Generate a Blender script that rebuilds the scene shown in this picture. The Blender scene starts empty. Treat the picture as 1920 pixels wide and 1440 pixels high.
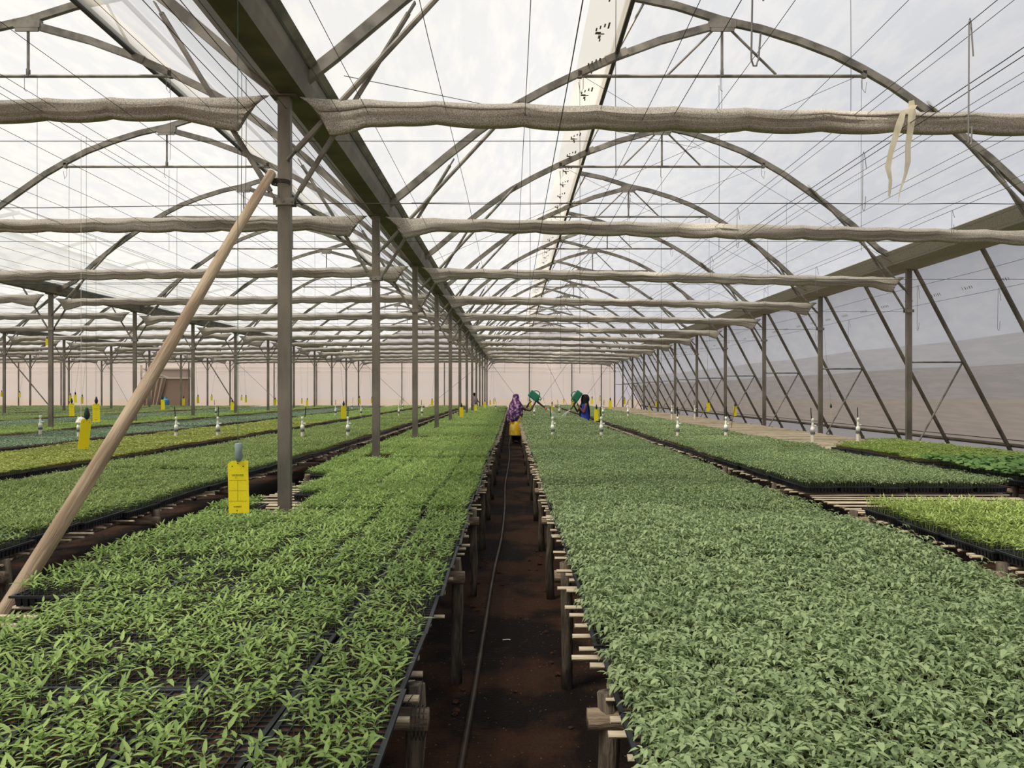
import bpy, bmesh, math, random
import numpy as np
from mathutils import Vector, Matrix

# ------------------------------------------------------------------ camera, world, sun, exposure
F = 1442.0                       # focal length in pixels of the 1920-wide frame
EYE = 1.6
HOR = 735.0                      # horizon row
sc = bpy.context.scene
COL = sc.collection
cam_d = bpy.data.cameras.new('camera'); cam = bpy.data.objects.new('camera', cam_d)
COL.objects.link(cam); sc.camera = cam
cam.location = (0, 0, EYE); cam.rotation_euler = (math.radians(90), 0, 0)
cam_d.sensor_width = 36.0; cam_d.lens = F * 36.0 / 1920.0
cam_d.shift_y = (HOR - 720.0) / 1920.0
cam_d.clip_start = 0.05; cam_d.clip_end = 500

SUN_DIR = Vector((-0.42, -0.30, 1.0)).normalized()     # towards the sun
world = bpy.data.worlds.new('sky'); sc.world = world; world.use_nodes = True
nt = world.node_tree; nt.nodes.clear()
wo = nt.nodes.new('ShaderNodeOutputWorld'); bg = nt.nodes.new('ShaderNodeBackground')
tc = nt.nodes.new('ShaderNodeTexCoord'); dp = nt.nodes.new('ShaderNodeVectorMath'); dp.operation = 'DOT_PRODUCT'
dp.inputs[1].default_value = (-0.80, 0.1, 0.35)
rp = nt.nodes.new('ShaderNodeValToRGB'); mr = nt.nodes.new('ShaderNodeMapRange')
mr.inputs['From Min'].default_value = -0.8; mr.inputs['From Max'].default_value = 0.6
rp.color_ramp.elements[0].color = (0.64, 0.74, 1.0, 1); rp.color_ramp.elements[1].color = (1.0, 1.0, 1.0, 1)
nt.links.new(tc.outputs['Generated'], dp.inputs[0]); nt.links.new(dp.outputs['Value'], mr.inputs['Value'])
nt.links.new(mr.outputs['Result'], rp.inputs['Fac']); nt.links.new(rp.outputs['Color'], bg.inputs['Color'])
nt.links.new(bg.outputs['Background'], wo.inputs['Surface']); bg.inputs['Strength'].default_value = 0.80
sun_d = bpy.data.lights.new('sun', 'SUN'); sun = bpy.data.objects.new('sun', sun_d); COL.objects.link(sun)
sun_d.energy = 8.2; sun_d.angle = math.radians(13); sun_d.color = (1.0, 0.93, 0.82)
sun.rotation_euler = SUN_DIR.to_track_quat('Z', 'Y').to_euler(); sun.location = (-20, -15, 40)

sc.view_settings.view_transform = 'Standard'; sc.view_settings.look = 'None'
sc.view_settings.gamma = 1.0; sc.view_settings.exposure = 0.0
try: sc.view_settings.use_curve_mapping = False
except Exception: pass
cy = sc.cycles
cy.use_denoising = True
cy.max_bounces = 7; cy.diffuse_bounces = 4; cy.glossy_bounces = 2; cy.transmission_bounces = 5; cy.transparent_max_bounces = 16
cy.caustics_reflective = False; cy.caustics_refractive = False
cy.sample_clamp_indirect = 6.0

# ------------------------------------------------------------------ helpers
rnd = random.Random(5)
nrg = np.random.default_rng(7)
def S(r, g, b):
    f = lambda c: (c/255/12.92) if c/255 <= 0.04045 else ((c/255+0.055)/1.055)**2.4
    return (f(r), f(g), f(b), 1.0)
ORD = ['first','second','third','fourth','fifth','sixth','seventh','eighth','ninth','tenth','eleventh','twelfth','thirteenth',
       'fourteenth','fifteenth','sixteenth','seventeenth','eighteenth','nineteenth','twentieth','twenty-first','twenty-second','twenty-third','twenty-fourth','twenty-fifth','twenty-sixth']

def tag(o, label=None, cat=None, group=None, kind=None):
    if label: o['label'] = label
    if cat: o['category'] = cat
    if group: o['group'] = group
    if kind: o['kind'] = kind
    return o
def link(o, parent=None):
    COL.objects.link(o)
    if parent is not None: o.parent = parent
    return o
def thing(name, loc=(0,0,0), rz=0.0, **kw):
    o = bpy.data.objects.new(name, None); o.empty_display_size = 0.1
    o.location = loc; o.rotation_euler = (0,0,rz); link(o); return tag(o, **kw)
def inst(name, mesh, parent=None, loc=(0,0,0), rot=(0,0,0), sc_=(1,1,1)):
    o = bpy.data.objects.new(name, mesh); o.location = loc; o.rotation_euler = rot; o.scale = sc_
    return link(o, parent)
def copy_part(o, parent):
    c = o.copy(); COL.objects.link(c); c.parent = parent
    for ch in o.children: copy_part(ch, c)
    return c
def copy_thing(root, loc=None):
    kids = list(root.children)
    r = root.copy(); COL.objects.link(r)
    if loc is not None: r.location = loc
    for k in kids: copy_part(k, r)
    return r

class MB:
    def __init__(s): s.v = []; s.f = []; s.m = []; s.cur = 0
    def add(s, vs, fs):
        n = len(s.v); s.v += [tuple(v) for v in vs]
        s.f += [tuple(i+n for i in f) for f in fs]; s.m += [s.cur]*len(fs)
    def box(s, c, d, M=None):
        x, y, z = d[0]/2, d[1]/2, d[2]/2
        vs = [Vector((a*x, b*y, e*z)) for a in (-1,1) for b in (-1,1) for e in (-1,1)]
        if M is not None: vs = [M @ v for v in vs]
        vs = [v + Vector(c) for v in vs]
        s.add(vs, [(0,1,3,2),(4,6,7,5),(0,4,5,1),(2,3,7,6),(0,2,6,4),(1,5,7,3)])
    def bar(s, a, b, w, h, up=(0,0,1)):
        a, b = Vector(a), Vector(b); s.sweep([a, b], [(-w/2,-h/2),(w/2,-h/2),(w/2,h/2),(-w/2,h/2)], up)
    def sweep(s, path, prof, up=(0,0,1), closed=True, cap=True, scales=None):
        path = [Vector(p) for p in path]; n = len(prof); rings = []
        for i, p in enumerate(path):
            t = (path[min(i+1, len(path)-1)] - path[max(i-1, 0)]).normalized()
            u = Vector(up)
            if abs(t.dot(u)) > 0.98: u = Vector((0,1,0)) if abs(t.y) < 0.9 else Vector((1,0,0))
            x = t.cross(u).normalized(); y = x.cross(t).normalized()
            k = scales[i] if scales else 1.0
            rings.append([p + x*a*k + y*b*k for a, b in prof])
        vs = [v for r in rings for v in r]; fs = []
        m = n if closed else n-1
        for i in range(len(path)-1):
            for j in range(m):
                j2 = (j+1) % n; fs.append((i*n+j, i*n+j2, (i+1)*n+j2, (i+1)*n+j))
        if cap and closed:
            fs.append(tuple(range(n))[::-1]); fs.append(tuple((len(path)-1)*n+j for j in range(n)))
        s.add(vs, fs)
    def tube(s, path, r, n=8, scales=None, cap=True):
        s.sweep(path, [(r*math.cos(2*math.pi*k/n), r*math.sin(2*math.pi*k/n)) for k in range(n)], scales=scales, cap=cap)
    def lathe(s, prof, n=12, c=(0,0,0)):
        vs = []; fs = []
        for r, z in prof:
            vs += [(c[0]+r*math.cos(2*math.pi*k/n), c[1]+r*math.sin(2*math.pi*k/n), c[2]+z) for k in range(n)]
        for i in range(len(prof)-1):
            for k in range(n): fs.append((i*n+k, i*n+(k+1)%n, (i+1)*n+(k+1)%n, (i+1)*n+k))
        fs.append(tuple(range(n))[::-1]); fs.append(tuple((len(prof)-1)*n+k for k in range(n)))
        s.add(vs, fs)
    def mesh(s, name, mats, smooth=False):
        me = bpy.data.meshes.new(name); me.from_pydata(s.v, [], s.f)
        for m in (mats if isinstance(mats, (list, tuple)) else [mats]): me.materials.append(m)
        if any(s.m): me.polygons.foreach_set('material_index', s.m)
        if smooth: me.polygons.foreach_set('use_smooth', [True]*len(s.f))
        me.update(); return me
    def build(s, name, mats, parent=None, loc=(0,0,0), rot=(0,0,0), smooth=False):
        return inst(name, s.mesh(name, mats, smooth), parent, loc, rot)

# ------------------------------------------------------------------ materials
def mat(name, col, rough=0.7, metal=0.0, var=None, vscale=8.0, stretch=(1,1,1), bump=0.0, bscale=40.0, spec=0.3, detail=4.0, thr=None, coord='Object'):
    m = bpy.data.materials.new(name); m.use_nodes = True; n = m.node_tree; b = n.nodes['Principled BSDF']
    b.inputs['Base Color'].default_value = col; b.inputs['Roughness'].default_value = rough
    b.inputs['Metallic'].default_value = metal; b.inputs['Specular IOR Level'].default_value = spec
    if var is not None or bump:
        t = n.nodes.new('ShaderNodeTexCoord'); mp = n.nodes.new('ShaderNodeMapping'); mp.inputs['Scale'].default_value = stretch
        n.links.new(t.outputs[coord], mp.inputs['Vector'])
    if var is not None:
        no = n.nodes.new('ShaderNodeTexNoise'); no.inputs['Scale'].default_value = vscale; no.inputs['Detail'].default_value = detail
        n.links.new(mp.outputs['Vector'], no.inputs['Vector'])
        cr = n.nodes.new('ShaderNodeValToRGB'); cr.color_ramp.elements[0].color = col; cr.color_ramp.elements[1].color = var
        a, c = thr or (0.38, 0.62); cr.color_ramp.elements[0].position = a; cr.color_ramp.elements[1].position = c
        n.links.new(no.outputs['Fac'], cr.inputs['Fac']); n.links.new(cr.outputs['Color'], b.inputs['Base Color'])
    if bump:
        n2 = n.nodes.new('ShaderNodeTexNoise'); n2.inputs['Scale'].default_value = bscale; n2.inputs['Detail'].default_value = 3
        n.links.new(mp.outputs['Vector'], n2.inputs['Vector'])
        bp = n.nodes.new('ShaderNodeBump'); bp.inputs['Strength'].default_value = bump; bp.inputs['Distance'].default_value = 0.02
        n.links.new(n2.outputs['Fac'], bp.inputs['Height']); n.links.new(bp.outputs['Normal'], b.inputs['Normal'])
    return m
def film(name, col, trans, transl=0.6, var=None, stretch=(1,1,1), vscale=1.5, tcol=(1,1,1,1), bump=0.0):
    """plastic film: part see-through, part light-scattering, part reflecting"""
    m = bpy.data.materials.new(name); m.use_nodes = True; n = m.node_tree; n.nodes.clear()
    out = n.nodes.new('ShaderNodeOutputMaterial'); tr = n.nodes.new('ShaderNodeBsdfTransparent'); tr.inputs['Color'].default_value = tcol
    tl = n.nodes.new('ShaderNodeBsdfTranslucent'); df = n.nodes.new('ShaderNodeBsdfDiffuse')
    tl.inputs['Color'].default_value = col; df.inputs['Color'].default_value = col
    a = n.nodes.new('ShaderNodeMixShader'); a.inputs[0].default_value = transl
    b = n.nodes.new('ShaderNodeMixShader'); b.inputs[0].default_value = trans
    n.links.new(df.outputs[0], a.inputs[1]); n.links.new(tl.outputs[0], a.inputs[2])
    n.links.new(a.outputs[0], b.inputs[1]); n.links.new(tr.outputs[0], b.inputs[2]); n.links.new(b.outputs[0], out.inputs['Surface'])
    if var is not None:
        t = n.nodes.new('ShaderNodeTexCoord'); mp = n.nodes.new('ShaderNodeMapping'); mp.inputs['Scale'].default_value = stretch
        no = n.nodes.new('ShaderNodeTexNoise'); no.inputs['Scale'].default_value = vscale; no.inputs['Detail'].default_value = 6
        cr = n.nodes.new('ShaderNodeValToRGB'); cr.color_ramp.elements[0].color = col; cr.color_ramp.elements[1].color = var
        cr.color_ramp.elements[0].position = 0.42; cr.color_ramp.elements[1].position = 0.62
        n.links.new(t.outputs['Object'], mp.inputs['Vector']); n.links.new(mp.outputs['Vector'], no.inputs['Vector'])
        n.links.new(no.outputs['Fac'], cr.inputs['Fac'])
        n.links.new(cr.outputs['Color'], tl.inputs['Color']); n.links.new(cr.outputs['Color'], df.inputs['Color'])
    return m
def leafmat(name, col, col2, transl=0.35, rough=0.55, spec=0.35):
    m = bpy.data.materials.new(name); m.use_nodes = True; n = m.node_tree; b = n.nodes['Principled BSDF']; out = n.nodes['Material Output']
    at = n.nodes.new('ShaderNodeAttribute'); at.attribute_name = 'tone'
    mx = n.nodes.new('ShaderNodeMix'); mx.data_type = 'RGBA'
    mx.inputs[6].default_value = col; mx.inputs[7].default_value = col2
    n.links.new(at.outputs['Fac'], mx.inputs[0]); n.links.new(mx.outputs[2], b.inputs['Base Color'])
    b.inputs['Roughness'].default_value = rough; b.inputs['Specular IOR Level'].default_value = spec
    tl = n.nodes.new('ShaderNodeBsdfTranslucent'); n.links.new(mx.outputs[2], tl.inputs['Color'])
    ms = n.nodes.new('ShaderNodeMixShader'); ms.inputs[0].default_value = transl
    n.links.new(b.outputs[0], ms.inputs[1]); n.links.new(tl.outputs[0], ms.inputs[2]); n.links.new(ms.outputs[0], out.inputs['Surface'])
    return m

M = {}
M['steel'] = mat('galvanised_steel', S(98,92,82), 0.55, 0.25, var=S(132,124,110), vscale=6, stretch=(1,1,0.25), spec=0.4)
M['steel2'] = mat('dull_steel_tube', S(102,98,90), 0.5, 0.2, var=S(144,138,126), vscale=5)
M['gutter'] = mat('gutter_steel', S(98,92,80), 0.6, 0.2, var=S(122,114,98), vscale=3)
M['dark'] = mat('dark_rail', S(70,66,60), 0.6, 0.1)
M['wire'] = mat('steel_wire', S(78,76,74), 0.6, 0.2)
M['hook'] = mat('bright_wire', S(120,118,116), 0.5, 0.3)
M['pole'] = mat('peeled_wood', S(138,116,92), 0.75, 0, var=S(182,162,134), vscale=7, stretch=(3,3,0.25), bump=0.35, bscale=30)
M['slat'] = mat('split_bamboo', S(176,160,132), 0.75, 0, var=S(214,200,172), vscale=10, stretch=(0.4,4,4), bump=0.3)
M['log'] = mat('weathered_log', S(96,84,70), 0.85, 0, var=S(150,132,108), vscale=12, stretch=(0.5,3,3), bump=0.5)
M['leg'] = mat('weathered_post', S(70,62,52), 0.85, 0, var=S(112,100,84), vscale=14, stretch=(3,3,0.5), bump=0.5)
M['tray'] = mat('black_tray', S(34,36,40), 0.5, 0, var=S(52,55,60), vscale=6, spec=0.4)
M['soil'] = mat('potting_soil', S(60,42,30), 0.95, 0, var=S(98,66,46), vscale=60, bump=0.6, bscale=150)
M['ground'] = None
M['white_pvc'] = mat('white_pvc', S(242,242,228), 0.4)
M['pvc_base'] = mat('beige_pvc', S(226,220,196), 0.5)
M['grey_pvc'] = mat('grey_rubber', S(96,98,102), 0.6)
M['black_pl'] = mat('black_plastic', S(28,30,30), 0.5)
M['string'] = mat('green_string', S(70,105,85), 0.8)
M['clip'] = mat('dark_clip', S(40,52,50), 0.6)
M['bagclip'] = mat('clear_plastic_wrap', S(130,145,145), 0.35)
M['ribbon'] = film('plastic_ribbon', S(244,236,214), 0.05, 0.5, var=S(232,220,190), vscale=12)
M['hose'] = mat('irrigation_hose', S(58,48,40), 0.5, var=S(84,70,58), vscale=3)
M['green_can'] = mat('green_plastic', S(22,105,78), 0.35, spec=0.5, var=S(30,120,90), vscale=3)
M['red_rose'] = mat('orange_plastic', S(205,80,55), 0.5)
M['skin'] = mat('skin', S(92,62,46), 0.55)
M['skin2'] = mat('skin_light', S(112,72,56), 0.55)
M['yellow_dress'] = mat('yellow_cloth', S(246,194,34), 0.85, var=S(250,226,120), vscale=9, thr=(0.5,0.6))
M['purple'] = mat('purple_print_shawl', S(74,38,84), 0.85, var=S(176,140,170), vscale=13, thr=(0.50,0.60), detail=6)
M['black_cloth'] = mat('black_cloth', S(20,20,28), 0.9)
M['blue_cloth'] = mat('blue_cloth', S(36,50,138), 0.85, var=S(48,66,160), vscale=6)
M['mauve'] = mat('mauve_cloth', S(112,88,104), 0.9, var=S(160,132,146), vscale=14)
M['hair'] = mat('dark_hair', S(18,16,16), 0.7)
M['mark'] = mat('film_print', S(120,118,108), 0.8)
M['green_print'] = mat('green_print', S(60,130,40), 0.7)
M['dark_print'] = mat('dark_print', S(70,60,20), 0.7)
M['roof'] = film('roof_film', S(186,188,191), 0.32, 0.62, var=S(196,196,196), stretch=(2.2,0.6,2.2), vscale=2.2, tcol=(0.97,0.98,1,1))
M['hem'] = film('cream_film', S(178,174,164), 0.34, 0.62, var=S(206,200,186), stretch=(1,0.4,1), vscale=1.0)
M['wall_hi'] = film('wall_film_clear', S(206,208,210), 0.20, 0.5, var=S(214,214,214), stretch=(1,1,3), vscale=1.5)
M['wall_mid'] = film('wall_net_single', S(190,190,188), 0.10, 0.5, var=S(198,196,194), stretch=(0.5,0.5,6), vscale=2.5)
M['wall_lo'] = film('wall_net_double', S(176,170,164), 0.06, 0.45, var=S(186,179,172), stretch=(0.5,0.5,6), vscale=2.5)
M['skirt'] = film('wall_skirt', S(176,182,192), 0.10, 0.45)
M['far_lo'] = film('far_wall_net', S(248,234,220), 0.20, 0.66, var=S(246,234,222), stretch=(0.3,1,2), vscale=0.8)
M['far_hi'] = film('far_wall_film', S(232,226,232), 0.30, 0.62)
M['curtain'] = mat('tan_curtain', S(150,128,108), 0.9, var=S(170,148,126), vscale=3, stretch=(3,1,0.5))
M['tan'] = mat('tan_panel', S(150,126,108), 0.9)
M['beigep'] = mat('beige_panel', S(196,176,160), 0.9)
M['frame_w'] = mat('white_frame', S(226,214,196), 0.8)
M['blue_pl'] = mat('blue_plastic', S(70,140,175), 0.5)
M['yrim'] = None

# shade net: speckled woven cloth
def cloth():
    m = mat('shade_net', S(118,112,98), 0.9); n = m.node_tree; b = n.nodes['Principled BSDF']; out = n.nodes['Material Output']
    t = n.nodes.new('ShaderNodeTexCoord'); no = n.nodes.new('ShaderNodeTexNoise'); no.inputs['Scale'].default_value = 150; no.inputs['Detail'].default_value = 2
    n.links.new(t.outputs['Object'], no.inputs['Vector'])
    cr = n.nodes.new('ShaderNodeValToRGB'); cr.color_ramp.elements[0].color = S(128,122,110); cr.color_ramp.elements[1].color = S(214,206,192)
    cr.color_ramp.elements[0].position = 0.35; cr.color_ramp.elements[1].position = 0.68
    n.links.new(no.outputs['Fac'], cr.inputs['Fac']); n.links.new(cr.outputs['Color'], b.inputs['Base Color'])
    tl = n.nodes.new('ShaderNodeBsdfTranslucent'); n.links.new(cr.outputs['Color'], tl.inputs['Color'])
    ms = n.nodes.new('ShaderNodeMixShader'); ms.inputs[0].default_value = 0.12
    n.links.new(b.outputs[0], ms.inputs[1]); n.links.new(tl.outputs[0], ms.inputs[2]); n.links.new(ms.outputs[0], out.inputs['Surface'])
    return m
M['cloth'] = cloth()
# yellow card with caught insects (dark specks)
def card():
    m = mat('yellow_sticky_card', S(255,240,40), 0.45, spec=0.4); n = m.node_tree; b = n.nodes['Principled BSDF']
    t = n.nodes.new('ShaderNodeTexCoord'); vo = n.nodes.new('ShaderNodeTexVoronoi'); vo.inputs['Scale'].default_value = 260
    n.links.new(t.outputs['Object'], vo.inputs['Vector'])
    cr = n.nodes.new('ShaderNodeValToRGB'); cr.color_ramp.elements[0].color = S(150,128,12); cr.color_ramp.elements[1].color = S(255,242,50)
    cr.color_ramp.elements[0].position = 0.12; cr.color_ramp.elements[1].position = 0.24
    n.links.new(vo.outputs['Distance'], cr.inputs['Fac']); n.links.new(cr.outputs['Color'], b.inputs['Base Color'])
    tl = n.nodes.new('ShaderNodeBsdfTranslucent'); n.links.new(cr.outputs['Color'], tl.inputs['Color'])
    ms = n.nodes.new('ShaderNodeMixShader'); ms.inputs[0].default_value = 0.42; out = n.nodes['Material Output']
    n.links.new(b.outputs[0], ms.inputs[1]); n.links.new(tl.outputs[0], ms.inputs[2]); n.links.new(ms.outputs[0], out.inputs['Surface'])
    return m
M['card'] = card()
# soil floor with damp patches, lighter patches painted as sunlit, crumbs and pale grit
def ground():
    m = mat('damp_soil_floor_painted_sun', S(50,30,20), 0.9, spec=0.2); n = m.node_tree; b = n.nodes['Principled BSDF']
    t = n.nodes.new('ShaderNodeTexCoord')
    n1 = n.nodes.new('ShaderNodeTexNoise'); n1.inputs['Scale'].default_value = 1.1; n1.inputs['Detail'].default_value = 6; n1.inputs['Roughness'].default_value = 0.6
    n2 = n.nodes.new('ShaderNodeTexNoise'); n2.inputs['Scale'].default_value = 55; n2.inputs['Detail'].default_value = 3
    n3 = n.nodes.new('ShaderNodeTexVoronoi'); n3.inputs['Scale'].default_value = 26
    for x in (n1, n2, n3): n.links.new(t.outputs['Object'], x.inputs['Vector'])
    c1 = n.nodes.new('ShaderNodeValToRGB'); c1.color_ramp.elements[0].color = S(29,20,15); c1.color_ramp.elements[1].color = S(68,46,32)
    c1.color_ramp.elements[0].position = 0.46; c1.color_ramp.elements[1].position = 0.56
    c2 = n.nodes.new('ShaderNodeValToRGB'); c2.color_ramp.elements[0].color = (0.6,0.6,0.6,1); c2.color_ramp.elements[1].color = (1.3,1.3,1.3,1)
    c3 = n.nodes.new('ShaderNodeValToRGB'); c3.color_ramp.elements[0].color = (1,1,1,1); c3.color_ramp.elements[1].color = (0,0,0,1)
    c3.color_ramp.elements[0].position = 0.06; c3.color_ramp.elements[1].position = 0.10
    n.links.new(n1.outputs['Fac'], c1.inputs['Fac']); n.links.new(n2.outputs['Fac'], c2.inputs['Fac']); n.links.new(n3.outputs['Distance'], c3.inputs['Fac'])
    mu = n.nodes.new('ShaderNodeMix'); mu.data_type = 'RGBA'; mu.blend_type = 'MULTIPLY'; mu.inputs[0].default_value = 1
    n.links.new(c1.outputs['Color'], mu.inputs[6]); n.links.new(c2.outputs['Color'], mu.inputs[7])
    mx = n.nodes.new('ShaderNodeMix'); mx.data_type = 'RGBA'; n.links.new(c3.outputs['Color'], mx.inputs[0])
    n.links.new(mu.outputs[2], mx.inputs[6]); mx.inputs[7].default_value = S(150,130,112); n.links.new(mx.outputs[2], b.inputs['Base Color'])
    bp = n.nodes.new('ShaderNodeBump'); bp.inputs['Strength'].default_value = 0.6; bp.inputs['Distance'].default_value = 0.02
    n.links.new(n2.outputs['Fac'], bp.inputs['Height']); n.links.new(bp.outputs['Normal'], b.inputs['Normal'])
    return m
M['ground'] = ground()
M['outside'] = mat('outside_earth', S(150,130,105), 0.95)
M['pepper'] = leafmat('pepper_leaf', S(112,142,70), S(172,198,116))
M['pepper_dark'] = leafmat('pepper_leaf_deep', S(100,128,66), S(166,184,114))
M['lime'] = leafmat('yellow_green_leaf', S(134,146,66), S(188,196,110))
M['tomato'] = leafmat('tomato_leaf', S(112,132,86), S(162,180,128), 0.28)
M['bluegreen'] = leafmat('blue_green_leaf', S(112,136,104), S(148,170,138), 0.25)
M['fresh'] = leafmat('fresh_green_leaf', S(132,154,78), S(178,198,112))
M['broad'] = leafmat('broad_leaf', S(86,124,62), S(128,160,90))

# ------------------------------------------------------------------ measured layout
ROWS = [7.2, -1.76, -10.77, -19.78, -28.79, -37.8]
YP = [5.96 + 4*i for i in range(13)]
HALF = 4.48
YEND = 54.35; YSTART = -6.0
BAYC = [(ROWS[k]+ROWS[k+1])/2 for k in range(5)]          # bay 0 is the tall one beside the sloping wall
LOWC = [(-4.46,3.92),(-4.1,4.2),(-3.58,4.64),(-3.15,4.98),(-2.72,5.28),(-2.3,5.51),(-1.89,5.71),(-1.37,5.94),(-0.8,6.15),(-0.1,6.34)]
UPC = [(-1.22,6.73),(-0.6,6.60),(0,6.41),(0.5,6.30),(1.01,6.14),(1.45,5.97),(1.82,5.78),(2.2,5.56),(2.53,5.33),(3.01,4.99),(3.5,4.60),(3.95,4.18),(4.44,3.92)]
BAYNAME = ['bay beside the film wall', 'bay above the wooden pole', 'third bay from the film wall', 'fourth bay from the film wall', 'fifth bay from the film wall']
ROWNAME = ['film-wall post row', 'pepper-bench post row', 'third post row from the film wall', 'fourth post row from the film wall', 'fifth post row from the film wall', 'last post row before the far side wall']
def on(curve, x):
    for (a, za), (b, zb) in zip(curve, curve[1:]):
        if a <= x <= b: return za + (zb-za)*(x-a)/(b-a)
    return curve[-1][1]
def unproj(px, py, D): return Vector(((px-960)*D/F, D, EYE + (HOR-py)*D/F))
def seen(x, y, z, m=40):
    if y < 0.3: return False
    px = 960 + F*x/y; py = HOR + F*(EYE-z)/y
    return -m < px < 1920+m and -m < py < 1440+m

# ------------------------------------------------------------------ setting: floor, film roof, walls
b = MB(); b.add([(-47,YSTART,0),(9.7,YSTART,0),(9.7,YEND,0),(-47,YEND,0)], [(0,1,2,3)])
tag(b.build('floor', M['ground']), 'damp brown soil floor of the greenhouse', 'floor', kind='structure')
b = MB(); b.add([(-150,-100,-0.03),(150,-100,-0.03),(150,180,-0.03),(-150,180,-0.03)], [(0,1,2,3)])
tag(b.build('ground', M['outside']), 'bare earth outside the film walls', 'ground', kind='structure')

def sheet(mb, pts, c, mir, off, y0, y1, ny=26, sag=0.02):
    s = -1 if mir else 1; n = len(pts); vs = []; fs = []
    for j in range(ny+1):
        y = y0 + (y1-y0)*j/ny
        for (x, z) in pts: vs.append((c + s*x, y, z + off))
    for j in range(ny):
        for i in range(n-1): fs.append((j*n+i, j*n+i+1, (j+1)*n+i+1, (j+1)*n+i))
    mb.add(vs, fs)
for k, c in enumerate(BAYC):
    mir = k > 0
    b = MB()
    low = [p for p in LOWC if p[0] <= -1.89] ; hem = [p for p in LOWC if -1.9 <= p[0] <= -1.37]
    sheet(b, low, c, mir, 0.055, YSTART, YEND); sheet(b, UPC, c, mir, 0.055, YSTART, YEND)
    tag(b.build('ceiling', M['roof'], smooth=True), 'milky plastic roof film over the '+BAYNAME[k], 'roof film', kind='structure')
    b = MB(); sheet(b, hem, c, mir, 0.055, YSTART, YEND)
    t = tag(b.build('trim_%d' % (k+1), M['hem'], smooth=True), 'cream film strip below the roof vent of the '+BAYNAME[k], 'film strip', kind='structure')
    if k == 0:
        for i in range(34):                       # small printed marks repeated along the film edge
            y = 5.2 + i*0.95; x = c - 1.66; z = on(LOWC, -1.66) + 0.045
            m = MB()
            sl = 0.42
            for (dx, dy, w, l) in ((-.05,-.02,.012,.05),(-.02,-.03,.010,.05),(.015,-.03,.012,.05),(-.03,.05,.045,.035),(.0,.09,.05,.014),(-.01,.13,.02,.05),(.0,.19,.012,.04),(.05,.0,.014,.09)):
                m.box((dx, dy, dx*sl), (w, l, 0.003))
            m.build('printed_mark', M['mark'], t, (x, y, z)).scale = (1.5,1.6,1.5)
    # far gable and wall of this bay
    pts = [(c + (-1 if mir else 1)*x, z) for x, z in LOWC if x <= -1.3] + [(c + (-1 if mir else 1)*x, z) for x, z in UPC]
    b = MB(); n = len(pts)
    b.add([(x, YEND, 3.9) for x, z in pts] + [(x, YEND, z+0.05) for x, z in pts], [(i, i+1, n+i+1, n+i) for i in range(n-1)])
    tag(b.build('wall_gable', M['far_hi']), 'pale film gable closing the end of the '+BAYNAME[k], 'gable wall', kind='structure')
    b = MB(); x0, x1 = c-4.505, c+4.505
    b.add([(x0,YEND,0),(x1,YEND,0),(x1,YEND,3.9),(x0,YEND,3.9)], [(0,1,2,3)])
    tag(b.build('wall_back', M['far_lo']), 'pinkish net wall at the far end of the '+BAYNAME[k], 'end wall', kind='structure')
b = MB(); b.box((-18.8, YEND-0.05, 0.3), (56.5, 0.06, 0.10)); b.box((-18.8, YEND-0.04, 3.02), (56.5, 0.03, 0.03)); b.box((-18.8, YEND-0.04, 3.3), (56.5, 0.03, 0.03))
tag(b.build('trim_6', M['frame_w']), 'pale horizontal rails along the far end wall', 'wall rail', kind='structure')

# sloping side wall: four bands of film from the eave to the ground
XE, XG, ZE = 7.34, 9.42, 3.86
def wx(z): return XE + (XG-XE)*(ZE-z)/ZE
b = MB(); zs = [(3.86,0),(2.55,1),(2.08,2),(0.63,3),(0,3)]
mats = [M['wall_hi'], M['wall_mid'], M['wall_lo'], M['skirt']]
for i in range(4):
    z1, z0 = zs[i][0], zs[i+1][0]; b.cur = i
    ny = 30
    vs = []; 
    for j in range(ny+1):
        y = YSTART + (YEND-YSTART)*j/ny; e = 0.02*math.sin(j*1.7+i)
        vs += [(wx(z0)+0.06, y, z0 + (e if 0 < i+1 < 3 else 0)), (wx(z1)+0.06, y, z1 + (0.02*math.sin(j*1.7+i-1) if 0 < i < 3 else 0))]
    b.add(vs, [(2*j, 2*j+1, 2*j+3, 2*j+2) for j in range(ny)])
wr = tag(b.build('wall_right', mats), 'sloping grey film side wall in bands of shade net', 'side wall', kind='structure')
b = MB(); b.add([(-42.3,YSTART,0),(-42.3,YEND,0),(-42.3,YEND,3.9),(-42.3,YSTART,3.9)], [(0,1,2,3)])
tag(b.build('wall_left', M['far_lo']), 'pinkish net wall on the far side of the greenhouse', 'side wall', kind='structure')
b = MB(); b.tube([(wx(.63)+0.0, YSTART, .63), (wx(.63), YEND, .63)], 0.035, 8)
tag(b.build('roll_pipe', M['gutter']), 'long horizontal roll-up pipe near the foot of the sloping film wall', 'pipe')
b = MB(); b.tube([(wx(.73)+0.03, YSTART, .73), (wx(.73)+0.03, YEND, .73)], 0.008, 5)
tag(b.build('rail_line', M['dark']), 'thin dark rail just above the roll-up pipe', 'rail')
b = MB(); b.add([(7.22,YEND,0),(wx(0),YEND,0),(7.34,YEND,3.86),(7.22,YEND,3.9)],[(0,1,2,3)])
tag(b.build('wall_back', M['far_hi']), 'narrow white film panel closing the corner at the sloping wall', 'end wall', kind='structure')
wm = MB()
for i in range(40):
    y = 9 + i*0.95
    for (dy, l) in ((0,.02),(.06,.03),(.12,.015),(.18,.03),(.26,.02)):
        wm.box((wx(3.35)+0.035, y+dy, 3.35), (0.003, l*.5, 0.05), Matrix.Rotation(math.radians(-28), 3, 'Y'))
wm.build('printed_mark', M['mark'], wr)

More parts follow.
